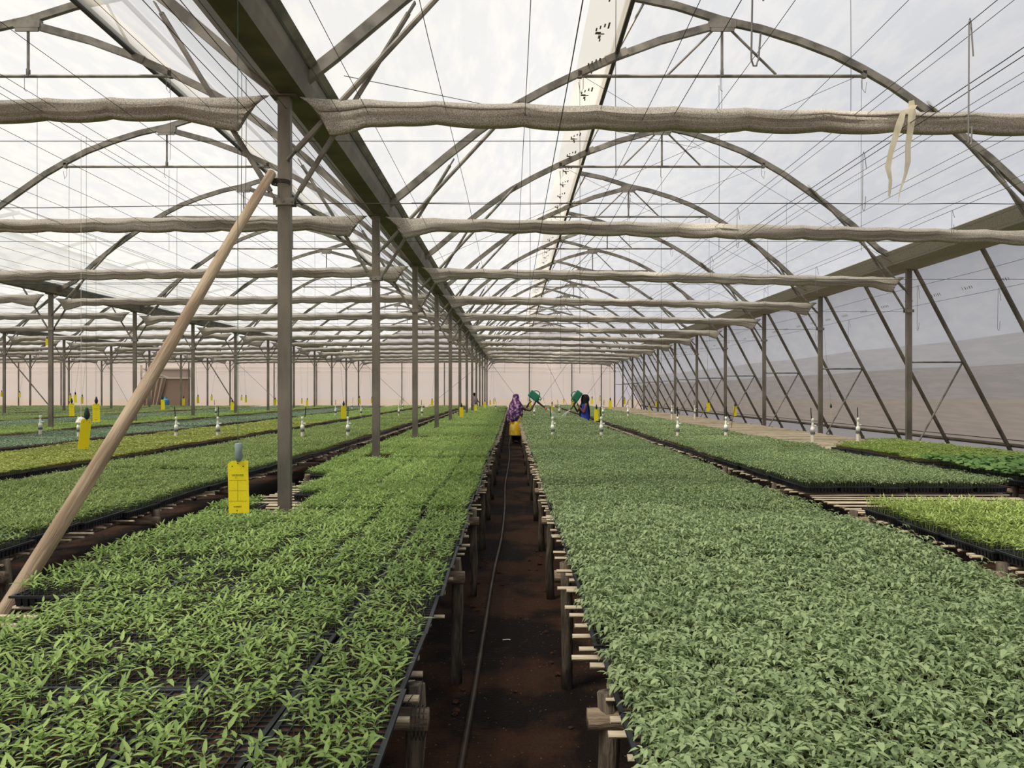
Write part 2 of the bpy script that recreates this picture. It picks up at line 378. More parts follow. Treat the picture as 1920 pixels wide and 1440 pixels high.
# far doorway, a boxed porch with a gathered curtain
dr = thing('door_1', (-24.4, YEND-0.1, 0), label='boxed porch doorway with a tan curtain in the far end wall', cat='doorway', kind='structure')
b = MB(); b.box((-1.75,0,1.75),(0.1,0.12,3.5)); b.box((1.75,0,1.6),(0.1,0.12,3.2)); b.box((0,0,3.25),(3.5,0.1,0.12)); b.box((0,0,2.6),(3.4,0.08,0.06))
b.bar((-1.6,0,3.2),(0.2,0,2.6),0.05,0.08); b.build('door_frame', M['frame_w'], dr)
b = MB(); b.box((0.2,0.03,2.9),(3.0,0.03,0.6)); b.build('lintel_panel', M['beigep'], dr)
b = MB(); b.box((0.55,0.04,1.25),(2.3,0.03,2.6)); b.build('door_panel', M['tan'], dr)
b = MB(); vs = []; N = 26
for j in range(2):
    for i in range(N+1):
        x = -1.7 + 1.75*i/N * (1.0 if j == 0 else 0.62); vs.append((x, -0.1+0.05*math.sin(i*1.3), 2.6 if j == 0 else 0.1))
b.add(vs, [(i, i+1, N+2+i, N+1+i) for i in range(N)]); b.build('curtain', M['curtain'], dr, smooth=True)
b = MB(); b.lathe([(.24,0),(.26,.05),(.26,.9),(.24,1.05),(.12,1.15),(.1,1.25)],14)
o = b.build('water_barrel', M['blue_pl'], None, (-23.95, YEND-1.2, 0)); tag(o, 'blue plastic water barrel in front of the curtained doorway', 'barrel')

# ------------------------------------------------------------------ gutters
GP = [(-0.29,0.23),(-0.27,0.19),(-0.025,-0.01),(0.16,-0.01),(0.19,0.10),(0.20,0.23),(0.185,0.23),(0.175,0.11),(0.145,0.005),(-0.015,0.005),(-0.26,0.205),(-0.28,0.23)]
for r, X in enumerate(ROWS):
    b = MB(); b.sweep([(X, YSTART, 3.9), (X, YEND, 3.9)], [(p[0], p[1]) for p in GP])
    g = b.build('rain_gutter', M['gutter']); tag(g, 'long dark steel roof gutter above the '+ROWNAME[r], 'gutter')
    if 0 < r:
        b = MB(); b.sweep([(X+0.2, YSTART, 4.10), (X+0.2, YEND, 4.10)], [(0,0.0),(0.05,0.05),(0.06,0.04),(0.01,-0.01)]); b.build('film_clamp_strip', M['steel2'], g)
    else:
        b = MB(); b.sweep([(X-0.1, YSTART, 3.80), (X-0.1, YEND, 3.80)], [(-0.30,0.34),(-0.2,0.16),(0.0,0.10),(0.2,0.05),(0.22,0.02),(0.0,0.02),(-0.2,0.10),(-0.33,0.32)]); b.build('folded_film_edge', M['cloth'], g)

# ------------------------------------------------------------------ posts with knee braces
pp = [(-.048,-.03),(-.012,-.03),(-.008,-.012),(.008,-.012),(.012,-.03),(.048,-.03),(.048,.03),(-.048,.03)]
b = MB(); b.sweep([(0,0,0),(0,0,3.92)], [(x, -y) for x, y in pp], up=(0,1,0)); post_me = b.mesh('steel_post', M['steel'])
b = MB(); b.box((0,-0.036,0),(0.16,0.012,0.055)); b.box((0,0.036,0),(0.16,0.012,0.055))
for x in (-.065,0,.065): b.box((x,-0.046,0),(0.014,0.012,0.014))
plate_me = b.mesh('bracket', M['steel2'])
b = MB(); b.box((0,0,0.0),(0.20,0.12,0.04)); cap_me = b.mesh('cap_plate', M['gutter'])
def brace_mesh(dx, dz, r=0.021):
    b = MB(); L = Vector((dx,0,dz)); u = L.normalized()
    b.tube([u*0.10, L-u*0.10], r, 8); b.bar(Vector((0,0,0)), u*0.12, 0.012, 0.045, up=(0,1,0)); b.bar(L-u*0.12, L, 0.012, 0.045, up=(0,1,0))
    return b.mesh('knee_brace', M['steel2'])
T2R = brace_mesh(0.95,1.55); T2L = brace_mesh(-0.95,1.55); T1R = brace_mesh(1.82,1.97,0.024); T1L = brace_mesh(-1.82,1.97,0.024)
for r, X in enumerate(ROWS):
    for i, y in enumerate(YP + [YEND-0.15] if False else YP):
        if not (seen(X, y, 1.0, 150) or seen(X, y, 3.0, 150)) and not (r == 0 and i == 1): continue
        p = thing('steel_post', (X, y, 0), label='steel post, %s from the camera in the %s' % (ORD[i], ROWNAME[r]), cat='post', group='steel posts carrying the gutters')
        inst('post_channel', post_me, p); inst('bracket', plate_me, p, (0,0,3.07)); inst('cap_plate', cap_me, p, (0,0,3.9))
        if r > 0:
            inst('knee_brace', T2R, p, (0.06,0,3.07)); inst('knee_brace', T1R, p, (0.03,-0.05,3.38))
        inst('knee_brace', T2L, p, (-0.06,0,3.07))
        if r == 0: inst('knee_brace', T1L, p, (-0.03,-0.05,3.38))
# end wall columns at the thirds of each bay
b = MB(); b.box((0,0,1.95),(0.07,0.06,3.9)); ec = b.mesh('end_column', M['steel'])
n = 0
for k, c in enumerate(BAYC):
    for d in (-1.5, 1.5) + ((3.58,) if k == 0 else ()):
        if not seen(c+d, YEND, 2, 0): continue
        o = inst('end_wall_column', ec, None, (c+d, YEND-0.12, 0))
        tag(o, 'slim column against the far end wall, %s counting from the sloping film wall' % ORD[n], 'column', 'slim columns of the far end wall'); n += 1

# slanting wall legs along the film wall
legs = []
for j in range(24):
    y = 7.96 + 2*j
    if y > 54: break
    main = (j % 2 == 1)
    t = thing('slanting_wall_tube', (7.2, y, 0), label='slanting tube of the film wall, %s from the camera%s' % (ORD[j], ', braced to its post' if main else ''), cat='wall tube', group='slanting tubes along the film wall')
    b = MB(); b.tube([(0.08,0,3.9),(2.13,0,0.0)], 0.038, 8); b.box((1.9,0,0.42),(0.05,0.09,0.1)); b.build('tube', M['steel'], t)
    if main:
        b = MB(); b.tube([(0.04,0,2.14),(0.98,0,2.14)], 0.018, 6); b.build('strut', M['steel2'], t)
        b = MB(); b.tube([(0.98,0,2.14),(0.1,0,0.55)], 0.016, 6); b.build('diagonal_strut', M['steel2'], t)

# ------------------------------------------------------------------ roof arches
rect = [(-.030,-.042),(.030,-.042),(.030,.042),(.022,.042),(.022,-.034),(-.022,-.034),(-.022,.042),(-.030,.042)]
def arch_meshes(mir):
    s = -1 if mir else 1; R = {}
    b = MB(); b.sweep([(s*x,0,z) for x, z in LOWC], [(-.030,-.045),(.030,-.045),(.030,.045),(-.030,.045)], up=(0,0,1)); R['lower_chord'] = b.mesh('lower_chord', M['steel2'])
    b = MB(); b.sweep([(s*x,0,z) for x, z in UPC], [(-.030,-.045),(.030,-.045),(.030,.045),(-.030,.045)], up=(0,0,1)); R['upper_chord'] = b.mesh('upper_chord', M['steel2'])
    b = MB(); b.tube([(-1.83,0,5.69),(1.83,0,5.69)], 0.022, 8)
    for e in (-1,1): b.box((e*1.84,0,5.71),(0.05,0.06,0.09)); b.tube([(e*1.80,-.03,5.68),(e*1.80,-.03,5.52),(e*1.84,-.03,5.46),(e*1.86,-.03,5.60)],0.004,4)
    R['tie_bar'] = b.mesh('tie_bar', M['steel2'])
    b = MB(); b.tube([(0,0,6.34),(0,0,5.71)], 0.018, 8); b.box((0,0,5.73),(0.03,0.05,0.1)); b.tube([(-.03,-.03,5.7),(-.03,-.03,5.5),(.0,-.03,5.48)],0.004,4); R['hanger'] = b.mesh('hanger', M['steel2'])
    b = MB(); b.box((0,0,6.36),(0.34,0.085,0.11)); b.box((0,-.03,6.28),(0.3,0.02,0.05)); R['joint_plate'] = b.mesh('joint_plate', M['steel2'])
    b = MB(); b.tube([(-s*1.37,0,5.98),(-s*1.0,0,6.66)], 0.017, 6); R['vent_strut'] = b.mesh('vent_strut', M['steel2'])
    b = MB(); b.box((-s*1.37,0,5.95),(0.30,0.08,0.10), Matrix.Rotation(-s*math.radians(23),3,'Y')); R['splice_plate'] = b.mesh('splice_plate', M['steel2'])
    if not mir:
        b = MB(); b.tube([(0.1,0,6.30),(0.7,0,5.71)], 0.016, 6); R['web_rod'] = b.mesh('web_rod', M['steel2'])
        b = MB(); b.tube([(-0.1,0,6.30),(-0.7,0,5.71)], 0.016, 6); R['web_rod2'] = b.mesh('web_rod', M['steel2'])
    return R
AR = [arch_meshes(False), arch_meshes(True)]
for k, c in enumerate(BAYC):
    R = AR[1 if k else 0]
    for i, y in enumerate(YP):
        if not (seen(c-3.5, y, 4.6) or seen(c+3.5, y, 4.6) or seen(c, y, 5.7)): continue
        t = thing('roof_arch', (c, y, 0), label='curved roof arch, %s from the camera in the %s' % (ORD[i], BAYNAME[k]), cat='roof arch', group='steel arches under the roof film')
        for nm, me in R.items():
            inst('web_rod' if nm.startswith('web') else nm, me, t)
for k, c in enumerate(BAYC):                                  # lengthwise rails at each vent
    s = -1 if k else 1
    b = MB(); b.bar((c-s*1.37,YSTART,6.0),(c-s*1.37,YEND,6.0),0.05,0.09); tag(b.build('vent_rail', M['dark']), 'dark lengthwise rail under the vent of the '+BAYNAME[k], 'roof rail')
    b = MB(); b.bar((c-s*1.22,YSTART,6.70),(c-s*1.22,YEND,6.70),0.04,0.05); tag(b.build('vent_top_rail', M['steel2']), 'thin lengthwise rail on the vent lip of the '+BAYNAME[k], 'roof rail')

# ------------------------------------------------------------------ gathered shade nets
def net_mesh(L, seed, drop0, drop1):
    """bundle hanging along x from 0 to L; tied high at both ends where it fans out"""
    r = random.Random(seed); N = int(L/0.055); prof = []
    base = [(0.06,0.0),(0.02,0.004),(-.015,-0.012),(-.045,-.038),(-.068,-.070),(-.060,-.074),(-.082,-.082),(-.056,-.096),(-.078,-.106),(-.046,-.120),(-.068,-.134),(-.036,-.150),(-.052,-.166),(-.025,-.186),(0.02,-.19),(.06,-.175),(.09,-.13),(.10,-.07),(.085,-.02)]
    n = len(base); ph = [r.uniform(0, 6.28) for _ in range(n)]; ph2 = [r.uniform(0, 6.28) for _ in range(n)]
    knots = [0.0]; 
    while knots[-1] < L: knots.append(knots[-1] + r.uniform(0.5, 0.66))
    vs = []; fs = []
    for i in range(N+1):
        x = L*i/N
        k = max(j for j in range(len(knots)) if knots[j] <= x + 1e-6); a = knots[k]; bb = knots[k+1] if k+1 < len(knots) else L+.3
        q = (x-a)/(bb-a); scal = math.sin(math.pi*min(1, q))**0.7
        z0 = drop0 + (drop1-drop0)*x/L - 0.016*scal + 0.006*math.sin(x*.7+seed)
        e = min(x, L-x); fan = max(0.0, 1 - e/0.75) ; pinch = min(1.0, e/0.10)
        zs = (1 + 0.7*fan)*(0.35+0.65*pinch); ysc = (1 - 0.75*fan)*(0.2+0.8*pinch)
        body = 0.90 + 0.06*math.sin(x*0.9+seed*2) + 0.05*scal
        for j, (py, pz) in enumerate(base):
            w = 0.006*math.sin(x*1.6+ph[j]) + 0.003*math.sin(x*4.3+ph2[j])
            low = min(1.0, -pz/0.08) if pz < 0 else 0
            sidex = 0.0
            if x < 0.5: sidex = (1-x/0.5)*0.16*(-pz/0.19 if pz < 0 else 0)
            if L-x < 0.5: sidex = -(1-(L-x)/0.5)*0.16*(-pz/0.19 if pz < 0 else 0)
            vs.append((x+sidex, (py+w*(0.4+low))*ysc, z0 + (pz + 0.5*w*low)*zs*body))
    for i in range(N):
        for j in range(n):
            j2 = (j+1) % n; fs.append((i*n+j, i*n+j2, (i+1)*n+j2, (i+1)*n+j))
    me = bpy.data.meshes.new('shade_net'); me.from_pydata(vs, [], fs); me.materials.append(M['cloth'])
    me.polygons.foreach_set('use_smooth', [True]*len(fs)); me.update(); return me
nets = {}
for k in range(5):
    xl = ROWS[k+1]+0.13; xr = ROWS[k]-0.10; L = xr - xl
    for i, y in enumerate(YP):
        if not (seen(xl, y, 3.7) or seen(xr, y, 3.7) or seen((xl+xr)/2, y, 3.7)): continue
        key = (k > 0, (i*3+k) % 4)
        if key not in nets:
            d0, d1 = (3.86, 3.68) if k == 0 else (3.78, 3.88)
            nets[key] = net_mesh(L, key[1]*7+3+k, d0, d1)
        o = inst('shade_net', nets[key], None, (xl, y-0.07, 0))
        tag(o, 'gathered shade net, %s from the camera across the %s' % (ORD[i], BAYNAME[k]), 'shade net', 'gathered shade nets across the bays')

# cream plastic ribbon tied round the first net
rb = thing('plastic_ribbon', (2.93, 5.80, 3.66), label='torn cream plastic ribbon tied round the first gathered shade net, two ends dangling', cat='ribbon')
def strip(pts, w, tw, nm):
    b = MB(); vs = []; 
    for i, p in enumerate(pts):
        a = tw*(i-3); ww = w*(0.8+0.4*abs(math.sin(i*1.1+tw)))
        vs += [(p[0]-ww*math.cos(a), p[1]-ww*math.sin(a), p[2]), (p[0]+ww*math.cos(a), p[1]+ww*math.sin(a), p[2])]
    b.add(vs, [(2*i,2*i+1,2*i+3,2*i+2) for i in range(len(pts)-1)]); return b.build(nm, M['ribbon'], rb, smooth=True)
strip([(-.03,-.1,0.02),(-.05,-.09,-.06),(-.07,-.06,-.16),(-.10,-.05,-.28),(-.12,-.05,-.38),(-.10,-.05,-.48),(-.11,-.05,-.60)], 0.022, 0.25, 'ribbon_end')
strip([(.03,-.1,.10),(.035,-.1,.0),(.03,-.09,-.10),(.02,-.07,-.22),(.03,-.05,-.34),(.01,-.05,-.44),(-.03,-.05,-.56),(-.04,-.05,-.64)], 0.022, 0.3, 'ribbon_end')
strip([(-.04,-.12,0.0),(-.02,-.13,.02),(.01,-.13,.03),(.04,-.12,.06)], 0.028, 0.1, 'ribbon_knot')

# ------------------------------------------------------------------ wires
def wire(name, pts, r, label, cat, group, m='wire', parent=None):
    b = MB(); b.tube(pts, r, 4, cap=False); o = b.build(name, M[m], parent)
    if label: tag(o, label, cat, group)
    return o
ALLW = []
def longwire(x, z, r, bay, z2=None):
    ALLW.append((x, z))
    pts = [(x, 0.8, z)] + [(x + rnd.uniform(-.008,.008), 0.8+ (YEND-0.8)*j/14, z + rnd.uniform(-.01,.01) - (0.02 if j % 2 else 0)) for j in range(1,14)] + [(x, YEND-.2, z)]
    wire('support_wire', pts, r, 'thin steel wire running lengthwise under the %s' % BAYNAME[bay], 'wire', 'lengthwise wires of the '+BAYNAME[bay])
for x in (-1.1,-.5,.1,.68,.98,1.55,2.1,2.7,3.3,3.42,3.9,4.12,4.5,5.1,5.7,6.3,6.45,6.9): longwire(x, 3.72+rnd.uniform(-.05,.05), 0.0024, 0)
for x in (0.36, 2.96, 3.05): longwire(x, 3.62, 0.0036, 0)
for x, z in ((1.23,3.72),(2.6,3.72),(5.15,3.72),(7.42,3.55),(7.58,3.22)): longwire(x, z, 0.003, 0)
HX = [(1.23,3.72),(2.6,3.72),(2.96,3.62),(5.15,3.72),(7.42,3.55),(7.58,3.22)]
LWX = []
for j in range(15): longwire(-2.3-j*0.58, 3.74+rnd.uniform(-.05,.04), 0.0024, 1)
for kk in (2,3,4):
    for j in range(9): longwire(ROWS[kk]-.7-j*0.95, 3.74, 0.0022, kk)
for j in range(4): longwire(-1.95+0.07*j, 3.68+0.04*j, 0.0035, 1)
for k in range(4):
    for i, y in enumerate(YP[:9]):
        if not seen(BAYC[k], y, 3.1, 700): continue
        xa, xb = ROWS[k+1], ROWS[k]
        N = 24 if i < 3 else 8
        wire('cross_wire', [(xa+(xb-xa)*j/N, y, 3.06 - 0.05*math.sin(math.pi*j/N)*(k > 0) + rnd.uniform(-.004,.004)) for j in range(N+1)], 0.0032, 'twisted wire, %s from the camera in the %s' % (ORD[i], BAYNAME[k]), 'wire', 'cross wires between the posts')
        if i < 5: wire('cross_wire', [(xa+(xb-xa)*j/6, y+.05, 3.56) for j in range(7)], 0.0026, 'straight cross wire, %s from the camera in the %s' % (ORD[i], BAYNAME[k]), 'wire', 'cross wires under the nets')
# wind bracing: long diagonal wires
for (a, c_, nm) in (((-1.3,5.96,4.05),(3.4,13.9,6.0),'first'),((-1.3,9.96,4.05),(3.4,17.9,6.0),'second'),((0.9,9.96,5.7),(6.9,13.96,3.95),'third'),((4.5,9.96,5.7),(-1.4,13.96,4.0),'fourth'),((4.5,13.96,5.7),(-1.4,17.96,4.0),'fifth'),((0.9,13.96,5.7),(6.9,17.96,3.95),'sixth'),((4.5,17.96,5.7),(-1.4,21.96,4.0),'seventh'),((0.9,17.96,5.7),(6.9,21.96,3.95),'eighth')):
    wire('bracing_wire', [a, c_], 0.0032, 'diagonal bracing wire under the roof film, %s from the camera' % nm, 'wire', 'diagonal bracing wires under the roof')
for i, (a, c_) in enumerate([((-1.6,YEND-.3,3.8),(1.2,YEND-.3,0.02)),((1.3,YEND-.3,0.02),(4.1,YEND-.3,3.9)),((2.3,YEND-.3,3.9),(4.2,YEND-.3,0.02)),((4.3,YEND-.3,0.02),(7.0,YEND-.3,3.8)),((-10.6,YEND-.3,3.8),(-6.5,YEND-.3,0.02)),((-6.6,YEND-.3,0.02),(-2.0,YEND-.3,3.7)),((-19.5,YEND-.3,3.8),(-15.5,YEND-.3,0.02)),((-28.6,YEND-.3,3.8),(-26.5,YEND-.3,0.02)),((7.4,YEND-.3,3.4),(8.8,YEND-.3,0.02))]):
    wire('end_brace_wire', [a, c_], 0.009, 'thin brace before the far end wall, %s from the film wall side' % ORD[i], 'wire', 'slanting braces of the far end wall')
for i, (a, c_) in enumerate([((-30.1,46,3.7),(-27.2,46,0.2)),((-19.7,49.9,3.6),(-17.6,49.9,0.2))]):
    b = MB(); b.tube([a, c_], 0.035, 6); tag(b.build('slanting_brace', M['steel']), 'slanting steel brace leaning off a %s' % ('post in the fifth post row' if i == 0 else 'post in the fourth post row'), 'brace')

# hanging J hooks and long vertical wires
hooks = [(0,-50,125,.036),(1,35,272,.016),(2,285,395,.02),(1,390,465,.02),(0,358,392,.02),(3,395,440,.02),(4,535,620,.03),(5,540,620,.03),(4,585,640,.03),(3,500,550,.03),(3,540,575,.03),(2,480,520,.03),(5,600,650,.03)]
for i, (wi, y0, y1, w) in enumerate(hooks):
    X, Z = HX[wi]; D = (Z-EYE)*F/(HOR-y0); a = Vector((X, D, Z+.004)); e = Vector((X, D, EYE+(HOR-y1)*D/F))
    pts = [a + Vector((w*1.2,0,-min(0.25,(a.z-e.z)*0.3))), a + Vector((w*.4,0,-.03)), a, a+Vector((-w*.3,0,-.02)), e + Vector((-w*.5,0,2*w)), e+Vector((-w*.5,0,w)), e+Vector((-.2*w,0,0.1*w)), e + Vector((.2*w,0,0.1*w)), e+Vector((w*.5,0,w)), e + Vector((w*.8,0,3*w+.06))]
    wire('wire_hook', pts, 0.003 if i > 1 else 0.005, 'bent wire hook hanging from a roof wire, %s counted from the top' % ORD[i], 'hook', 'wire hooks hanging under the roof', 'hook')
verts = [(993,0,10.0,700),(1595,0,7.5,235),(1155,0,6.5,330),(1087,150,9.9,700),(1353,50,9.9,230),(1615,150,9.9,470),(1348,160,9.9,470),(1240,305,13.9,700),(1051,320,13.9,690),(70,130,9.9,440),(319,0,9.6,300),(332,300,13.9,560),(130,300,13.9,560),(317,245,14,470),(158,360,16,500),(452,0,7.0,420),(460,0,7.0,420),(1180,358,17.9,640),(1330,410,17.9,640),(590,430,18,690),(946,470,26,700),(1475,300,15,520),(1440,330,17,560)]
for i, (px, y0, D, y1) in enumerate(verts):
    a = unproj(px, y0, D); e = unproj(px, y1, D); a.z = min(a.z, 5.65)
    wire('hanging_wire', [a, (a+e)/2 + Vector((rnd.uniform(-.01,.01),0,0)), e], 0.0028, 'thin wire hanging straight down from the roof steel', 'wire', 'thin wires hanging from the roof steel')

# ------------------------------------------------------------------ leaning wooden pole
b = MB(); a = Vector((-1.83,5.86,3.26)); e = Vector((-2.35,2.86,0.0)); N = 14
PLn = (e-a).length; b.tube([Vector((0.008*math.sin(j*.6),0.006*math.cos(j*.5),-PLn*j/N)) for j in range(N+1)], 0.040, 12, scales=[0.86+0.012*j+0.015*math.sin(j*2.1) for j in range(N+1)])
o = b.build('wooden_pole', M['pole'], smooth=True); o.location = a; o.rotation_euler = (a-e).to_track_quat('Z','Y').to_euler(); tag(o, 'peeled wooden pole leaning against the first steel post of the pepper bench', 'pole')
b = MB(); 
for j in range(3): b.tube([(-1.76+0.07*math.cos(t*.5)-0.02, 5.95+0.06*math.sin(t*.5)-0.03, 3.20+0.012*j) for t in range(13)], 0.006, 5)
tag(b.build('wire_tie', M['dark']), 'rusty wire lashing holding the wooden pole to the steel post', 'wire tie')

# ------------------------------------------------------------------ seedlings
def leaf_geo(L, W, droop, fold, lift=0.0, hi=True, wpos=0.45):
    """one leaf along +x, base at the origin"""
    def mid(t): return (L*t, 0, lift*L*t - droop*L*t*t)
    def pt(t, s, w): x, y, z = mid(t); return (x, s*w, z + fold*w)
    if hi:
        v = [mid(0), mid(.38), mid(.72), mid(1), pt(.30,1,W*.5), pt(.68,1,W*.36), pt(.30,-1,W*.5), pt(.68,-1,W*.36)]
        f = [(0,1,4),(1,2,5),(1,5,4),(2,3,5),(0,6,1),(1,6,7),(1,7,2),(2,7,3)]
    else:
        v = [mid(0), pt(wpos,-1,W*.5), mid(1), pt(wpos,1,W*.5)]; f = [(0,1,2),(0,2,3)]
    return np.array(v, float), np.array(f, int)
def rotz(v, a): c, s = math.cos(a), math.sin(a); return v @ np.array([[c,s,0],[-s,c,0],[0,0,1]])
def roty(v, a): c, s = math.cos(a), math.sin(a); return v @ np.array([[c,0,s],[0,1,0],[-s,0,c]])
class PB:
    def __init__(s): s.v=[]; s.f=[]; s.t=[]; s.n=0
    def add(s, v, f, tone): s.v.append(v); s.f.append(f+s.n); s.t.append(np.full(len(v), tone)); s.n += len(v)
    def out(s): return np.concatenate(s.v), np.concatenate(s.f), np.concatenate(s.t)
def stem_geo(h, r, lean=(0,0)):
    v = np.array([(r,0,0),(-r/2,r*.86,0),(-r/2,-r*.86,0),(lean[0]+r*.7,lean[1],h),(lean[0]-r*.35,lean[1]+r*.6,h),(lean[0]-r*.35,lean[1]-r*.6,h)])
    return v, np.array([(0,1,4),(0,4,3),(1,2,5),(1,5,4),(2,0,3),(2,3,5)])
def pepper(r, lod, Lk=1.0, n_leaf=None):
    p = PB(); hi = lod == 0; h = r.uniform(.045,.070); lean = (r.uniform(-.008,.008), r.uniform(-.008,.008))
    if lod < 2: v, f = stem_geo(h, .0011 if hi else .0015, lean); p.add(v, f, .35)
    a0 = r.uniform(0, 6.28)
    if lod < 2:
        for s in (0, 1):   # seed leaves
            v, f = leaf_geo(r.uniform(.020,.028)*Lk, .0085, .25, .2, .25, hi); v = rotz(v, a0+1.57+s*math.pi+r.uniform(-.3,.3)); p.add(v + (lean[0]*.6, lean[1]*.6, h*.62), f, r.uniform(.1,.6))
    n = n_leaf or (r.choice((2,3,3,4)) if hi else 4)
    for k in range(n):
        L = r.uniform(.038,.054)*Lk*(1 - .09*k); el = r.uniform(.05,.9) + .1*k
        v, f = leaf_geo(L, L*r.uniform(.23,.30), r.uniform(.1,.35), .30, 0.0, hi); v = roty(v, el); v = rotz(v, a0 + k*2.5 + r.uniform(-.4,.4))
        p.add(v + (lean[0], lean[1], h*(.8+.07*k)), f, r.uniform(.2,1.0))
    return p.out()
def tomato(r, lod, hk=1.0):
    p = PB(); hi = lod == 0; h = r.uniform(.075,.105)*hk; lean = (r.uniform(-.015,.015), r.uniform(-.015,.015))
    if lod < 2: v, f = stem_geo(h, .0014, lean); p.add(v, f, .45)
    a0 = r.uniform(0, 6.28); n = {0: 6, 1: 5, 2: 4}[lod]
    for k in range(n):
        a = a0 + k*2.4 + r.uniform(-.4,.4); el = r.uniform(.0,.5); R = r.uniform(.022,.045); z = h*(.62+.09*k)
        c = math.cos(a); s = math.sin(a)
        base = np.array([lean[0]+c*R, lean[1]+s*R, z + R*math.sin(el)])
        if hi:
            w = .0009; q = np.array([(lean[0],lean[1],z),(lean[0]-s*w*2,lean[1]+c*w*2,z),tuple(base)]); p.add(q, np.array([(0,1,2)]), .5)
        m = 3 if lod < 2 else 2
        for j in range(m):
            da = (0, 1.15, -1.15)[j % 3] if m == 3 else (.5, -.6)[j]
            L = r.uniform(.021,.032)*(1.0 if j == 0 else .8); pos = base if j == 0 else base - np.array([c,s,0])*R*.25
            v, f = leaf_geo(L, L*r.uniform(.40,.56), r.uniform(.2,.7), .3, .0, hi); v = roty(v, r.uniform(-.7,.5)); v = rotz(v, a+da+r.uniform(-.25,.25))
            p.add(v + pos, f, r.uniform(0,1))
    return p.out()
def broad(r, lod):
    p = PB(); h = r.uniform(.08,.12); v, f = stem_geo(h, .003); p.add(v, f, .5); a0 = r.uniform(0,6.28)
    for k in range(4):
        a = a0+k*1.6+r.uniform(-.3,.3); R = .045; base = np.array([math.cos(a)*R, math.sin(a)*R, h*r.uniform(.85,1.15)])
        q = np.array([(0,0,h*.6),(.003,.003,h*.6),tuple(base)]); p.add(q, np.array([(0,1,2)]), .6)
        rr = r.uniform(.034,.050); N = 9; tilt = r.uniform(-.35,.35)
        ring = [(rr*(1.0 + .12*math.cos(5*2*math.pi*i/N))*math.cos(2*math.pi*i/N), rr*math.sin(2*math.pi*i/N), -.012+.008*math.sin(i*2.3)) for i in range(N)]
        v = np.array([(0,0,0)]+ring); v = roty(v, tilt); v = rotz(v, a); f = np.array([(0, 1+i, 1+(i+1)%N) for i in range(N)])
        p.add(v + base, f, r.uniform(.1,1))
    return p.out()
def cup(r, lod):          # compact lime seedlings, short wide leaves
    p = PB(); h = r.uniform(.035,.05); v, f = stem_geo(h, .0013); 
    if lod < 2: p.add(v, f, .5)
    a0 = r.uniform(0,6.28)
    for k in range(5 if lod < 2 else 4):
        L = r.uniform(.028,.040); v, f = leaf_geo(L, L*.45, .3, .3, 0, lod == 0); v = roty(v, r.uniform(.2,.9)); v = rotz(v, a0+k*1.7+r.uniform(-.4,.4)); p.add(v+(0,0,h), f, r.uniform(0,1))
    return p.out()
GEN = {'pepper': pepper, 'tomato': tomato, 'broad': broad, 'cup': cup}
VAR = {}
def variants(sp, lod):
    if (sp, lod) not in VAR:
        r = random.Random(sum(map(ord, sp))*3 + lod); VAR[(sp, lod)] = [GEN[sp](r, lod) for _ in range(14)]
    return VAR[(sp, lod)]
def plant_mesh(name, v, f, t, m):
    me = bpy.data.meshes.new(name); nv, nf = len(v), len(f)
    me.vertices.add(nv); me.vertices.foreach_set('co', v.astype(np.float32).ravel())
    me.loops.add(nf*3); me.loops.foreach_set('vertex_index', f.astype(np.int32).ravel())
    me.polygons.add(nf); me.polygons.foreach_set('loop_start', np.arange(0, nf*3, 3, dtype=np.int32))
    a = me.attributes.new('tone', 'FLOAT', 'POINT'); a.data.foreach_set('value', t.astype(np.float32))
    me.materials.append(m); me.update(calc_edges=True); return me
def bake(sp, lod, P):
    """P: array rows x y z rot scale tone-shift ; returns merged arrays"""
    vs, fs, ts, n = [], [], [], 0
    V = variants(sp, lod); which = nrg.integers(0, len(V), len(P))
    for k, (v, f, t) in enumerate(V):
        Q = P[which == k]
        if not len(Q): continue
        c, s = np.cos(Q[:,3]), np.sin(Q[:,3]); sc_ = Q[:,4]
        X = (v[None,:,0]*c[:,None] - v[None,:,1]*s[:,None])*sc_[:,None] + Q[:,0,None]
        Y = (v[None,:,0]*s[:,None] + v[None,:,1]*c[:,None])*sc_[:,None] + Q[:,1,None]
        Z = v[None,:,2]*(sc_*Q[:,6])[:,None] + Q[:,2,None]
        vs.append(np.stack([X,Y,Z],-1).reshape(-1,3))
        ff = f[None] + (np.arange(len(Q))*len(v))[:,None,None] + n; fs.append(ff.reshape(-1,3))
        ts.append(np.clip(t[None,:] + Q[:,5,None], 0, 1).reshape(-1)); n += len(Q)*len(v)
    return vs, fs, ts, n

